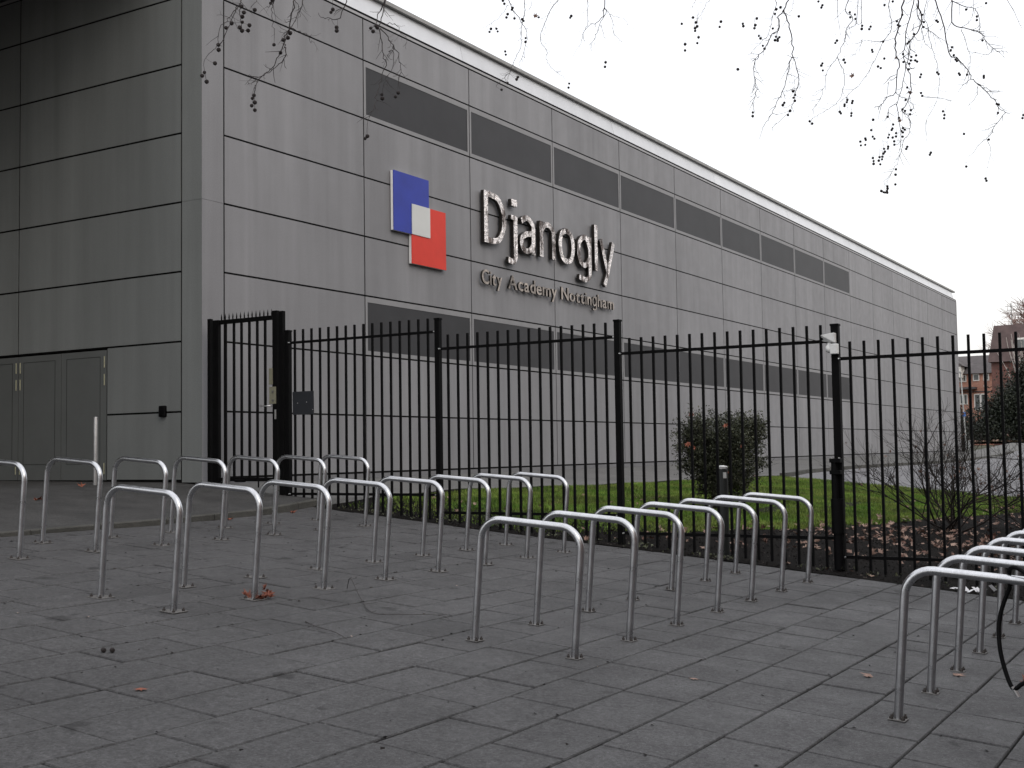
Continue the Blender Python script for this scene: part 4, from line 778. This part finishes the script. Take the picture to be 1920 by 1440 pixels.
# ---------------------------------------------------------------- leaves
single = [
 (-2.3,-2.83,'curled orange-brown leaf lying at the kerb behind the second row of hoops',.17,.35,M_LEAFO), (-.95,-2.66,'orange-brown leaf by the kerb near the fence end',.17,.35,M_LEAFO),
 (-5.39,-11.55,'brown leaf lying flat on the slabs left of the nearest right-edge hoop',.15,.18,M_LEAFB), (-4.89,-11.97,'brown leaf partly behind the second right-edge hoop leg',.16,.12,M_LEAFB),
 (-8.81,-8.64,'faded orange leaf pressed flat on the slabs at lower left',.12,.02,M_LEAFO), (-.20,-5.03,'pale brown leaf at the paving edge behind the second row',.13,.3,M_LEAFO),
 (-4.80,-12.42,'red-brown leaf at the right edge of the picture below the cable lock',.16,.4,M_LEAFO), (-6.33,-10.73,'faint flat brown leaf on the slabs right of the centre hoops',.10,.02,M_LEAFB)]
for x, y_, lab, s, cu, mt in single:
    mb = MB(); add_leaf(mb, (0,0,0), nrm, s, cu, .5, random.random()*6); o = mb.build('fallen_leaf', mt); o.location = (x, y_, P(x, y_)+.003); tag(o, lab, 'leaf')
for x, y_, lab in ((-3.47,-.73,'orange leaf on the dark forecourt beside the second back-row hoop'), (-1.84,.48,'small orange leaf on the forecourt in front of the steel pole')):
    mb = MB(); add_leaf(mb, (0,0,0), (0,0,1), .18, .45, .5, random.random()*6); o = mb.build('fallen_leaf', M_LEAFO); o.location = (x, y_, asph(x, y_)+.004); tag(o, lab, 'leaf')
mb = MB()
for i in range(9): add_leaf(mb, (random.gauss(0,.055), random.gauss(0,.05), .004*i), rnd_n(.5), .13, .4, .0+random.random()*.4, random.random()*6)
for i in range(6): add_leaf(mb, (random.gauss(.06,.02), random.gauss(.0,.02), .02+.012*i), rnd_n(1.2), .07, .5, .1, random.random()*6)
o = mb.build('leaf_clump', M_LEAFO); o.location = (-6.24, -7.08, P(-6.24,-7.08)); tag(o, 'clump of crumpled brown leaves at the foot of a second-row hoop', 'leaf clump')
for x, y_, lab in ((-8.36,-7.81,'left one of two dark seed balls lying on the slabs at lower left'), (-8.325,-7.845,'right one of two dark seed balls lying on the slabs at lower left')):
    o = bpy.data.objects.new('fallen_seed_ball', BALL); COL.objects.link(o); o.location = (x, y_, P(x, y_)+.016); o.scale = (1.15,1.15,1.1); tag(o, lab, 'seed ball', 'seed balls on the slabs')
def ground_twig(pts, lab):
    o0 = Vector((pts[0][0], pts[0][1], P(*pts[0][:2]))); mb = LMB(); q = [Vector((x, y_, P(x, y_)+.006+h)) for x, y_, h in pts]; d_ = smooth(q, 4)
    mb.tube(d_, [max(.0015, .0035*(1-.6*i/len(d_))) for i in range(len(d_))], 5, False); 
    for i in range(2, len(d_)-1, 2):
        if random.random() < .6:
            a = d_[i]; e = a + Vector((random.gauss(0,.05), random.gauss(0,.05), .01)); mb.tube([a, e], [.0018,.001], 4, False)
    o = mb.build('fallen_twig', M_TWIG, None, 0, o0); o.location = o0; tag(o, lab, 'twig')
ground_twig([(-5.34,-7.20,.0),(-5.38,-7.27,.10),(-5.62,-7.55,.02),(-6.06,-8.02,.0),(-6.02,-8.25,.01),(-5.91,-8.52,.03),(-5.86,-8.6,0)], 'long thin bare twig lying on the slabs in the middle foreground')
ground_twig([(-6.72,-7.95,0),(-6.85,-8.17,.01),(-6.94,-8.40,.02),(-6.99,-8.55,0)], 'short dark twig on the slabs below the long one')
# paper litter by the soil edge
mb = MB()
for i in range(16):
    a = Vector((random.gauss(0,.07), random.gauss(0,.09), abs(random.gauss(0,.012)))); n_ = rnd_n(.6).normalized(); u = n_.orthogonal().normalized()*random.uniform(.02,.05); v = n_.cross(u.normalized())*random.uniform(.015,.04)
    mb.add([a-u-v, a+u-v*.6, a+u*.8+v, a-u+v*.7], [(0,1,2,3)], 1)
o = mb.build('crumpled_paper', M_PAPER); o.location = (-.38, -11.22, P(-.38,-11.22)+.02); tag(o, 'crumpled white paper litter at the paving edge behind the right-edge hoops', 'litter')
mb = MB(); mb.obox((0,0,.05), (.3,-.95,0), (.95,.3,0), (0,.1,1), .085, .03, .03); o = mb.build('white_carton', M_PAPER); o.location = (.55, -10.95, zlawn(.55,-10.95)); tag(o, 'small pale carton lying on the soil just behind the fence', 'litter')

# leaf litter on the soil, stuff
lit = MB()
SL = [(0,-5.6),(1.2,-7.0),(4.5,-8.3),(7.6,-8.9),(10.5,-9.5),(17,-10.6)]
def soil_line(x): return interp(x, SL)
cnt = 0
while cnt < 1700:
    x = random.uniform(-.4, 16) if random.random() < .5 else random.uniform(-.3, 6); y_ = random.uniform(-15, -3)
    if x < edge_x(y_)+.04: continue
    sl_ = soil_line(x); dens = 0.0
    if y_ < sl_ + .5: dens = .25 + .75*sstep(x, 1.2, 4.5)*sstep(-y_, 7.6, 9.2)
    elif y_ < -6 - .3*x*.5: dens = .10
    else: dens = .05
    if x < .8: dens *= .35 if y_ > -9.5 else .5
    if random.random() > dens: continue
    z = zlawn(x, y_); add_leaf(lit, (x, y_, z+random.uniform(.005,.03)), rnd_n(.45), random.uniform(.08,.19), random.uniform(.05,.45), random.random(), random.random()*6); cnt += 1
tag(lit.build('leaf_litter', M_LEAFB), kind='stuff')
vb = MB()
for i in range(500):
    x = random.uniform(81, 86); y_ = random.uniform(-14, 6); add_leaf(vb, (x, y_, zin(x,y_)+.06), rnd_n(.6), random.uniform(.2,.45), .3, random.random(), random.random()*6)
tag(vb.build('verge_leaves', M_LEAFB), kind='stuff')
# grit on the soil
N = 5000; gxr = rng.uniform(-.5, 3.5, N); gyr = rng.uniform(-14, -3, N); V = []; F = []; tt = []
for a, b in zip(gxr, gyr):
    if a < edge_x(b)+.02: continue
    z = zlawn(a, b); s = random.uniform(.004, .014); i = len(V); V += [(a-s,b-s,z), (a+s,b-s,z), (a,b+s,z), (a,b,z+s*1.3)]; F += [(i,i+1,i+3),(i+1,i+2,i+3),(i+2,i,i+3)]; t_ = random.choice((.25,.5,.8,1.2,3.5)) if random.random() < .9 else 9; tt += [t_]*3
o = np_mesh('soil_crumbs', np.array(V), np.array(F), M_SOIL, None, np.array(tt)); tag(o, kind='stuff')

# ---------------------------------------------------------------- grass
N = 230000
X = rng.uniform(.2, 17.2, N)*1.0; Yt = np.interp(X, [0,3.8,8,12,17.7], [-2.45,-2.25,-2.75,-2.9,-3.4]) - .12; Yb = np.interp(X, [a for a, b in SL], [b for a, b in SL]) + .15
Yv = Yt + (Yb - .3 - Yt)*rng.random(N)
pn = np.sin(X*2.1+Yv*1.3)*np.sin(Yv*2.7-X*.7) + .5*np.sin(X*5.3)*np.sin(Yv*4.9)
keep = rng.random(N) < np.clip(.95 - .9*np.clip((Yb-.0-Yv)/.6+.45*pn, 0, 1) - .85*np.clip(1-(X-.8)/1.6, 0, 1), .03, 1)
mud = (np.abs(Yv - (-6.95-.16*(X-7.5)) - .15*np.sin(X*2)) < .18) & (X > 5.6) & (X < 12); keep &= ~(mud & (rng.random(N) < .93))
keep &= ~((X > 16.3) & (Yv < -3.4) & (rng.random(N) < .5)); keep &= X < np.where(Yv < -3.4, 16.9, 17.2)
X, Yv = X[keep], Yv[keep]; N = len(X)
Z = np.array([zlawn(a, b) for a, b in zip(X, Yv)]); h = rng.uniform(.02, .06, N); an = rng.uniform(0, 6.283, N); wd = rng.uniform(.004, .008, N)
lx, ly = rng.normal(0, .02, N), rng.normal(0, .02, N); cx, cy = np.cos(an)*wd, np.sin(an)*wd
V = np.stack([np.stack([X-cx, Yv-cy, Z], 1), np.stack([X+cx, Yv+cy, Z], 1), np.stack([X+lx, Yv+ly, Z+h], 1)], 1).reshape(-1, 3)
F = np.arange(3*N).reshape(-1, 3); tag(np_mesh('grass', V, F, M_GRASS, None, rng.uniform(.55, 1.3, N)*(.86+.24*np.sin(X*1.9+Yv*.8)*np.sin(Yv*2.2-X*.6+1)+.16*np.sin(X*5.7+Yv*3)*np.sin(Yv*7-X*2.1))), kind='stuff')
lm = grid_sheet('turf', lin(0, 1, 70), lin(0, 1, 40), zlawn, M_LAWN, .004, lambda u, v: ((lambda X_: (X_, interp(X_, [(0,-2.55),(3.8,-2.4),(8,-2.85),(12,-3.0),(17.7,-3.5)]) + v*((soil_line(X_)+.25+.35*math.sin(X_*2.3)+.2*math.sin(X_*5)) - interp(X_, [(0,-2.55),(3.8,-2.4),(8,-2.85),(12,-3.0),(17.7,-3.5)]))))(1.0+15.7*u+.3*math.sin(9*v))))
# ---------------------------------------------------------------- shrubs
def leaf_quads(pts, size, name, mat, parent, lo=0, hi=1, flat=0.0):
    n = len(pts); a = rng.normal(size=(n,3)); a /= np.linalg.norm(a, axis=1)[:,None]; b = np.cross(a, rng.normal(size=(n,3))); b /= np.linalg.norm(b, axis=1)[:,None]
    s = (size*rng.uniform(.6, 1.3, n))[:,None]; a = a*s; b = b*s*.55
    V = np.stack([pts-a, pts-b*.9, pts+a, pts+b], 1).reshape(-1, 3); F = np.arange(4*n).reshape(-1, 4)
    return np_mesh(name, V, F, mat, parent, rng.beta(1.6, 3, n)*(hi-lo)+lo)
def shrub_leafy():
    base = Vector((5.46, -6.15, zlawn(5.46,-6.15))); t = empty('leafy_shrub', base); tag(t, 'clipped dark green leafy shrub on a short trunk with orange leaves caught in it', 'shrub')
    c = Vector((5.46, -6.30, .30)) - base; st = MB()
    for k_ in range(3): st.tube(smooth([Vector((.03*k_,.02*k_,-.1)), Vector((0,.03*(k_-1),.2)), c*.55 + Vector((.08*(k_-1), .1*(k_-1), 0))], 4), [.045-.003*i for i in range(9)], 8)
    st.build('trunk', M_SHRUB, t); br = MB(); tips = []
    for k_ in range(340):
        e = Vector((random.uniform(-.60,.60), random.uniform(-.66,.66), random.uniform(-.78,.56)))
        if e.z < -.25: e.y *= 1 - .55*(-.25-e.z)/.5; e.x *= 1 - .55*(-.25-e.z)/.5
        if random.random() < .45: e.y = math.copysign(.66, e.y)*(1 if e.z > -.25 else .7)
        elif random.random() < .3: e.z = .54
        e = c + e; s = c*.5 + Vector((0,0,random.uniform(-.1,.5))); pts = smooth([s, s.lerp(e,.5)+Vector((random.gauss(0,.06), random.gauss(0,.06), random.gauss(0,.05))), e], 4)
        br.tube(pts, [.007-.0006*i for i in range(len(pts))], 4, False); tips.append(np.array([tuple(p) for p in pts[3:]]))
        for q in range(3):
            p_ = pts[random.randrange(3, len(pts))]; e2 = p_ + Vector((random.gauss(0,.12), random.gauss(0,.12), abs(random.gauss(0,.12)))); br.tube([p_, e2], [.003,.0015], 3, False); tips.append(np.array([tuple(p_.lerp(e2, f)) for f in (.4,.7,1)]))
    for k_ in range(110):
        sy = random.choice((-1,1)); sz = random.random(); e = c + (Vector((random.uniform(-.6,.6), sy*random.uniform(.55,.70), random.uniform(.36,.58))) if sz < .6 else Vector((random.uniform(-.6,.6), sy*random.uniform(.6,.70), random.uniform(-.3,.4))))
        s = c + Vector((0, sy*.2, random.uniform(-.2,.2))); pts = smooth([s, s.lerp(e,.5)+Vector((random.gauss(0,.05), random.gauss(0,.05), 0)), e], 4); br.tube(pts, [.005-.0004*i for i in range(len(pts))], 4, False); tips.append(np.array([tuple(p) for p in pts[4:]]*2))
    for k_ in range(7):
        y_ = random.uniform(-.7,.7); p_ = c + Vector((random.uniform(-.4,.4), y_*.9, .56)); e2 = p_ + Vector((0, random.gauss(0,.03), random.uniform(.08,.22))); br.tube([p_, e2], [.003,.0015], 3, False); tips.append(np.array([tuple(p_.lerp(e2, f)) for f in (.2,.4,.6,.8,1)]))
    br.v = [(a_, c[1]+(b_-c[1])*.86, z_) for a_, b_, z_ in br.v]; br.build('branches', M_SHRUB, t); T_ = np.concatenate(tips); n = 46000; P_ = T_[rng.integers(0, len(T_), n)] + rng.normal(0, .035, (n, 3)); P_[:,1] = np.where(np.abs(P_[:,1]-c[1]) > .76, c[1]+np.sign(P_[:,1]-c[1])*rng.uniform(.5,.76,n), P_[:,1])
    P_[:,1] = c[1] + (P_[:,1]-c[1])*.86
    leaf_quads(P_, .019, 'foliage', M_LEAFG, t)
    for (y_, z_, s) in ((-6.05, .93, .16), (-5.98, .50, .19), (-6.62, .78, .15), (-6.10, .42, .12), (-6.88, .42,.10), (-6.65,.02,.13)):
        mb = MB(); add_leaf(mb, (0,0,0), (-1, -.3, .3), s, .3, .6, random.random()*6); o = mb.build('caught_leaf', M_LEAFO, t); o.location = Vector((5.46-.66, y_, z_)) - base
shrub_leafy()
def grow(mb, p, d_, L, r, depth, tips, spread=.5, n=3, up=.15, sides=5):
    q = p + d_*L*.5 + Vector((random.gauss(0,.05), random.gauss(0,.05), random.gauss(0,.03)))*L; e = q + (d_ + Vector((random.gauss(0,.15), random.gauss(0,.15), up)))*L*.5
    mb.tube([p, q, e], [r, r*.85, r*.65], sides if depth > 1 else 3, False); tips.append(e)
    if depth == 0: return
    for k_ in range(n):
        nd = (d_ + Vector((random.gauss(0,spread), random.gauss(0,spread), random.gauss(0,spread*.7)+up))).normalized()
        s = q.lerp(e, random.random()) if k_ else e
        grow(mb, s, nd, L*random.uniform(.6,.85), r*.6, depth-1, tips, spread, n, up, sides)
def bare_shrub(loc, stems, L, r, depth, label, spread=.45, leaves=12):
    base = Vector(loc); t = empty('bare_shrub', base); tag(t, label, 'shrub'); mb = MB(); tips = []
    for k_ in range(stems):
        an = random.random()*6.28; el = random.uniform(.35, 1.1); d_ = Vector((math.cos(an)*math.cos(el)*.9, math.sin(an)*math.cos(el)*1.25, math.sin(el))).normalized()
        grow(mb, Vector((random.gauss(0,.07), random.gauss(0,.07), -.03)), d_, L*random.uniform(.7,1.2), r*random.uniform(.6,1.1), depth, tips, spread)
    mb.build('stems', M_SHRUB, t); lf = MB()
    for k_ in range(leaves): p_ = random.choice(tips); add_leaf(lf, tuple(p_), rnd_n(1.5), random.uniform(.05,.12), .6, random.random()*.5, random.random()*6)
    lf.build('dead_leaves', M_LEAFB, t); return t
bare_shrub((6.06, -9.75, zlawn(6.06,-9.75)), 17, .70, .018, 4, 'wide bare twiggy shrub behind the fence right of the camera post', .62, 60)
bare_shrub((7.6, -10.75, zlawn(7.6,-10.75)), 12, .55, .010, 4, 'smaller bare shrub with reddish leaves at the right edge behind the fence', .6, 60)
# low weeds along the soil edge
wd_ = []
for i in range(60):
    y_ = random.uniform(-13, -2.6); x = edge_x(y_) + random.uniform(.05, .5); z = zlawn(x, y_)
    for k_ in range(random.randint(5, 16)): wd_.append((x+random.gauss(0,.03), y_+random.gauss(0,.04), z+random.uniform(.005,.05)))
tag(leaf_quads(np.array(wd_), .018, 'edge_weeds', M_LEAFG, None, .3, 1.3), kind='stuff')

# ---------------------------------------------------------------- far background
def box_obj(name, mat, parent, org, *b, bev=0):
    m = LMB(); m.box(*b); return m.build(name, mat, parent, bev, org)
def house(loc, label, boxes_wall, wallmat, eave, ridge, depth_x, y0, y1, roofmat, wins, x):
    base = Vector((x, (y0+y1)/2, .5)); t = empty('house', base); tag(t, label, 'house')
    box_obj('wall', wallmat, t, base, x, x+depth_x, y0, y1, -.5, eave)
    m = LMB(); o_ = .35; xm = x + depth_x/2
    m.add([(x-o_,y0-o_,eave-.1),(x-o_,y1+o_,eave-.1),(xm,y1+o_*.2-hip(label),ridge),(xm,y0-o_*.2+hip(label),ridge),(x+depth_x+o_,y0-o_,eave-.1),(x+depth_x+o_,y1+o_,eave-.1)],
          [(0,3,2,1),(4,5,2,3),(0,4,3),(1,2,5),(0,1,5,4)]); m.build('roof', roofmat, t, 0, base)
    for (ya, yb, za, zb) in wins:
        wf = box_obj('window', M_UPVC, t, base, x-.06, x+.02, ya, yb, za, zb)
        nx_ = 2 if yb-ya > .7 else 1
        for i in range(nx_):
            a = ya + (yb-ya)*i/nx_ + .09; b = ya + (yb-ya)*(i+1)/nx_ - .09
            box_obj('pane', M_GLASSF, wf, base, x-.07, x-.055, a, b, za+.1, zb-.1)
    return t, base
def hip(l): return 2.2 if 'large' in l else 0.0
h1, b1 = house(None, 'red brick house with dark roof seen just right of the hall end', None, M_BRICK, 7.38, 9.3, 8, 5.0, 24, M_TILE,
      [(8.15,8.75,6.55,7.25),(7.25,7.80,6.55,7.25),(9.35,10.05,6.5,7.2),(9.3,10.05,4.3,5.3),(7.5,8.7,3.7,5.3),(7.6,7.78,5.95,6.15),(12,13.2,6.3,7.2),(12,13.2,4,5.2)], 110)
box_obj('porch_roof', M_TILE, h1, b1, 109.1, 110, 8.4, 10.6, 5.75, 5.95); box_obj('band', M_TILE, h1, b1, 109.93, 110, 5.0, 24, 5.45, 5.55)
m = LMB(); m.box(108.7, 110.5, 9.6, 11.4, 6.9, 8.1); g_ = m.build('dormer', M_UPVC, h1, 0, b1)
m = LMB(); m.add([(108.6,9.35,8.0),(108.6,11.6,8.0),(108.6,10.5,8.9),(111.2,9.35,8.0),(111.2,11.6,8.0),(111.2,10.5,8.9)], [(0,1,2),(3,5,4),(0,2,5,3),(1,4,5,2),(0,3,4,1)]); m.build('dormer_roof', M_TILE, h1, 0, b1)
x = 92; base = Vector((x, -4, .5)); h2 = empty('house', base); tag(h2, 'large dark red brick house with a tall steep brown roof at the right edge', 'house')
box_obj('wall', M_BRICKD, h2, base, x, x+11, -16, 4.0, -.5, 7.2)
m = LMB(); m.add([(x-.3,-16,7.15),(x-.3,4.2,7.15),(x+.9,3.85,10.25),(x+.9,-15.5,10.35),(x+11,-16,7.15),(x+11,4.2,7.15),(x+9.5,3.85,10.25),(x+9.5,-15.5,10.35)], [(0,3,2,1),(4,5,6,7),(1,2,6,5),(0,4,7,3),(2,3,7,6),(0,1,5,4)]); m.build('roof', M_TILEB, h2, 0, base)
for ya, yb, za, zb, xx in ((1.25,2.1,8.05,9.05,x+.05), (.1,.95,8.05,9.05,x+.05), (-2.5,-1.2,8.0,9.0,x+.05), (1.0,2.1,5.4,6.6,x), (-.6,.5,5.4,6.6,x), (-3,-1.8,5.4,6.6,x)):
    wf = box_obj('window', M_UPVC, h2, base, xx-.12, xx+.6, ya, yb, za, zb); box_obj('pane', M_GLASSF, wf, base, xx-.135, xx-.115, ya+.15, yb-.15, za+.15, zb-.15)
m = LMB(); m.tube([(x+2, 2.6, 10.2), (x+2, 2.6, 12.2)], .04, 6); m.tube([(x+2, 2.1, 11.9), (x+2, 3.1, 11.9)], .02, 4); m.tube([(x+2, 2.25, 11.6), (x+2, 2.95, 11.6)], .02, 4); m.build('aerial', M_ROOF, h2, 0, base)
def tree_bare(loc, hgt, label, mat, depth=6, r=.22, sp=.38, name='bare_tree', up=.12, n=3):
    base = Vector(loc); t = empty(name, base); tag(t, label, 'tree'); tk = MB(); h0 = hgt*.28
    tk.tube([(0,0,-.3), (.05,.03,h0*.5), (0,0,h0)], [r, r*.85, r*.75], 8); tk.build('trunk', mat, t); cr = MB(); tips = []
    for k_ in range(5): grow(cr, Vector((0,0,h0*random.uniform(.75,1))), Vector((random.gauss(0,.4), random.gauss(0,.4), 1)).normalized(), hgt*.24, r*.5, depth-1, tips, sp, n, up, 4)
    cr.build('crown', mat if mat is M_BIRCH and False else (M_BIRCH if mat is M_BIRCH else M_SHRUB), t); return t
M_FTW = simple('far_twig', (.20,.13,.11), .9, 0, .2, 3)
_s = M_SHRUB
M_SHRUB = M_FTW
tree_bare((112, 1.2, .6), 16.0, 'bare reddish tree rising behind the large house at the right edge', M_FTW, 6, .60, .5, 'bare_tree', .05, 4)
tree_bare((118, 4.2, .6), 13.0, 'bare tree behind the gap between the two houses', M_FTW, 6, .4, .45)
M_SHRUB = _s
tree_bare((88.3, .9, .6), 9.5, 'pale thin birch with forked white stems in front of the large house', M_BIRCH, 3, .11, .14, 'birch_tree', .4, 2)
def hedge(name, loc, size, n, leaf, label, mat, cat='hedge', dome=True):
    base = Vector(loc); t = empty(name, base); tag(t, label, cat); k_ = 60; c = rng.normal(size=(k_, 3)); c /= np.linalg.norm(c, axis=1)[:,None]; c[:,2] = np.abs(c[:,2])
    rad = rng.uniform(.45, .92, k_)[:,None]; C_ = c*rad*np.array(size); q = C_[rng.integers(0, k_, n)] + rng.normal(0, 1, (n,3))*np.array(size)*.13
    q[:,2] = np.clip(q[:,2], 0, None); leaf_quads(q, leaf, 'foliage', mat, t)
    st = MB()
    for i in range(6): e = C_[rng.integers(0, k_)]; st.tube([(0,0,-.2), (e[0]*.3, e[1]*.3, e[2]*.5), tuple(e)], [.09,.06,.02], 5, False)
    st.build('stems', M_SHRUB, t)
hedge('evergreen_bush', (84, -1.3, .5), (2.8, 4.5, 6.0), 150000, .11, 'big dark rounded evergreen bush in front of the houses at the right edge', M_CONIF, 'bush')
hedge('evergreen_bush', (84, -8.2, .5), (2.6, 4.4, 5.0), 12000, .15, 'dark evergreen bush continuing beyond the right edge of the picture', M_CONIF, 'bush')
hedge('evergreen_bush', (62.5, 1.35, -.05), (.9, 1.0, 3.1), 6000, .08, 'narrow dark bush against the far end corner of the hall', M_CONIF, 'bush')
hedge('low_hedge', (86, 6.0, .5), (1.6, 5.0, 2.6), 14000, .12, 'low dark hedge below the brick house windows', M_CONIF, 'hedge')
lp_ = empty('leaning_pole', (58.0, -.24, -.1)); tag(lp_, 'thin leaning pale pole with a blue band at the far end of the hall', 'pole')
m = MB(); m.tube([(0,0,-.1), (0,.19,4.55)], [.045,.035], 10); m.build('shaft', M_GALV, lp_)
m = MB(); m.tube([(0,.085,2.08), (0,.095,2.32)], [.09,.09], 12); m.build('band', M_BAND, lp_)
m = MB(); m.tube([(0,.19,4.5), (-.25,.19,4.62)], [.03,.05], 8); m.build('lamp_head', M_GALV, lp_)
m = MB(); m.box(-.08,.08,-.22,-.10,.0,.75); m.build('base_box', M_GALV, lp_)

# unseen trees, added to block low sky from the facade and reflect in letters
for i, (x, y_, s) in enumerate([(-58,-30,8),(-66,-36,9),(-74,-30,9),(20,-30,7),(28,-36,8),(34,-32,7),(38,-42,9),(56,-44,9.5),(76,-46,9)]):
    hedge('evergreen_tree', (x, y_, P(x, -26)-.3), (s*.72, s*.8, s*1.25), 5000, .55, ['dark evergreen tree left of the terrace behind the viewpoint','dark evergreen tree left of the street behind the viewpoint','dark evergreen tree across the street directly behind the viewpoint','dark evergreen tree right of centre across the street','fifth dark evergreen tree of the street row','sixth dark evergreen tree of the street row','seventh dark evergreen tree of the street row','eighth dark evergreen tree of the street row','last dark evergreen tree of the street row'][i], M_CONIF, 'tree')

# unseen terrace added behind the viewpoint to close the low sky over the paving
tb = Vector((-16, -27, -2)); tr = empty('terrace_building', tb); tag(tr, 'long brick terrace across the street behind the viewpoint', 'building')
box_obj('wall', M_BRICKD, tr, tb, -48, 14, -34, -21.5, -4, 8.5)
m = LMB(); m.add([(-49,-34.5,8.4),(15,-34.5,8.4),(15,-28,12.0),(-49,-28,12.0),(-49,-21,8.4),(15,-21,8.4)], [(0,1,2,3),(3,2,5,4),(0,3,4),(1,5,2),(0,4,5,1)]); m.build('roof', M_TILE, tr, 0, tb)
for i in range(12):
    for z0 in (-1.2, 3.6):
        wf = box_obj('window', M_UPVC, tr, tb, -45+5*i, -43.4+5*i, -21.53, -21.46, z0, z0+1.5); box_obj('pane', M_GLASSF, wf, tb, -44.9+5*i, -43.5+5*i, -21.465, -21.45, z0+.1, z0+1.4)

# crumbs of bark, leaf and grit lying on the slabs
V = []; F = []; tt = []
for i in range(1800):
    a = random.uniform(-14, -.4); b = random.uniform(-13.6, -2.9)
    if random.random() < .6: b = y0 + ROW*round((b-y0)/ROW) + random.gauss(0, .006)
    if a > edge_x(b)-.02 or b > kerb_y(a)-.01: continue
    z = P(a, b)+.001; s = random.choice((.002,.003,.003,.004,.005,.009)); an = random.random()*3.14; ca, sa = math.cos(an)*s*random.uniform(1,2.5), math.sin(an)*s*1.5; i0 = len(V)
    V += [(a-ca,b-sa,z), (a+sa*.6,b-ca*.6,z), (a+ca,b+sa,z+s*.3), (a-sa*.6,b+ca*.6,z+s*.9)]; F += [(i0,i0+1,i0+2,i0+3)]; tt.append(random.choice((.2,.3,.5,.8,1.5,18 if random.random() < .35 else .4)))
tag(np_mesh('paving_grit', np.array(V), np.array(F), M_SHRUB, None, np.array(tt)), kind='stuff')
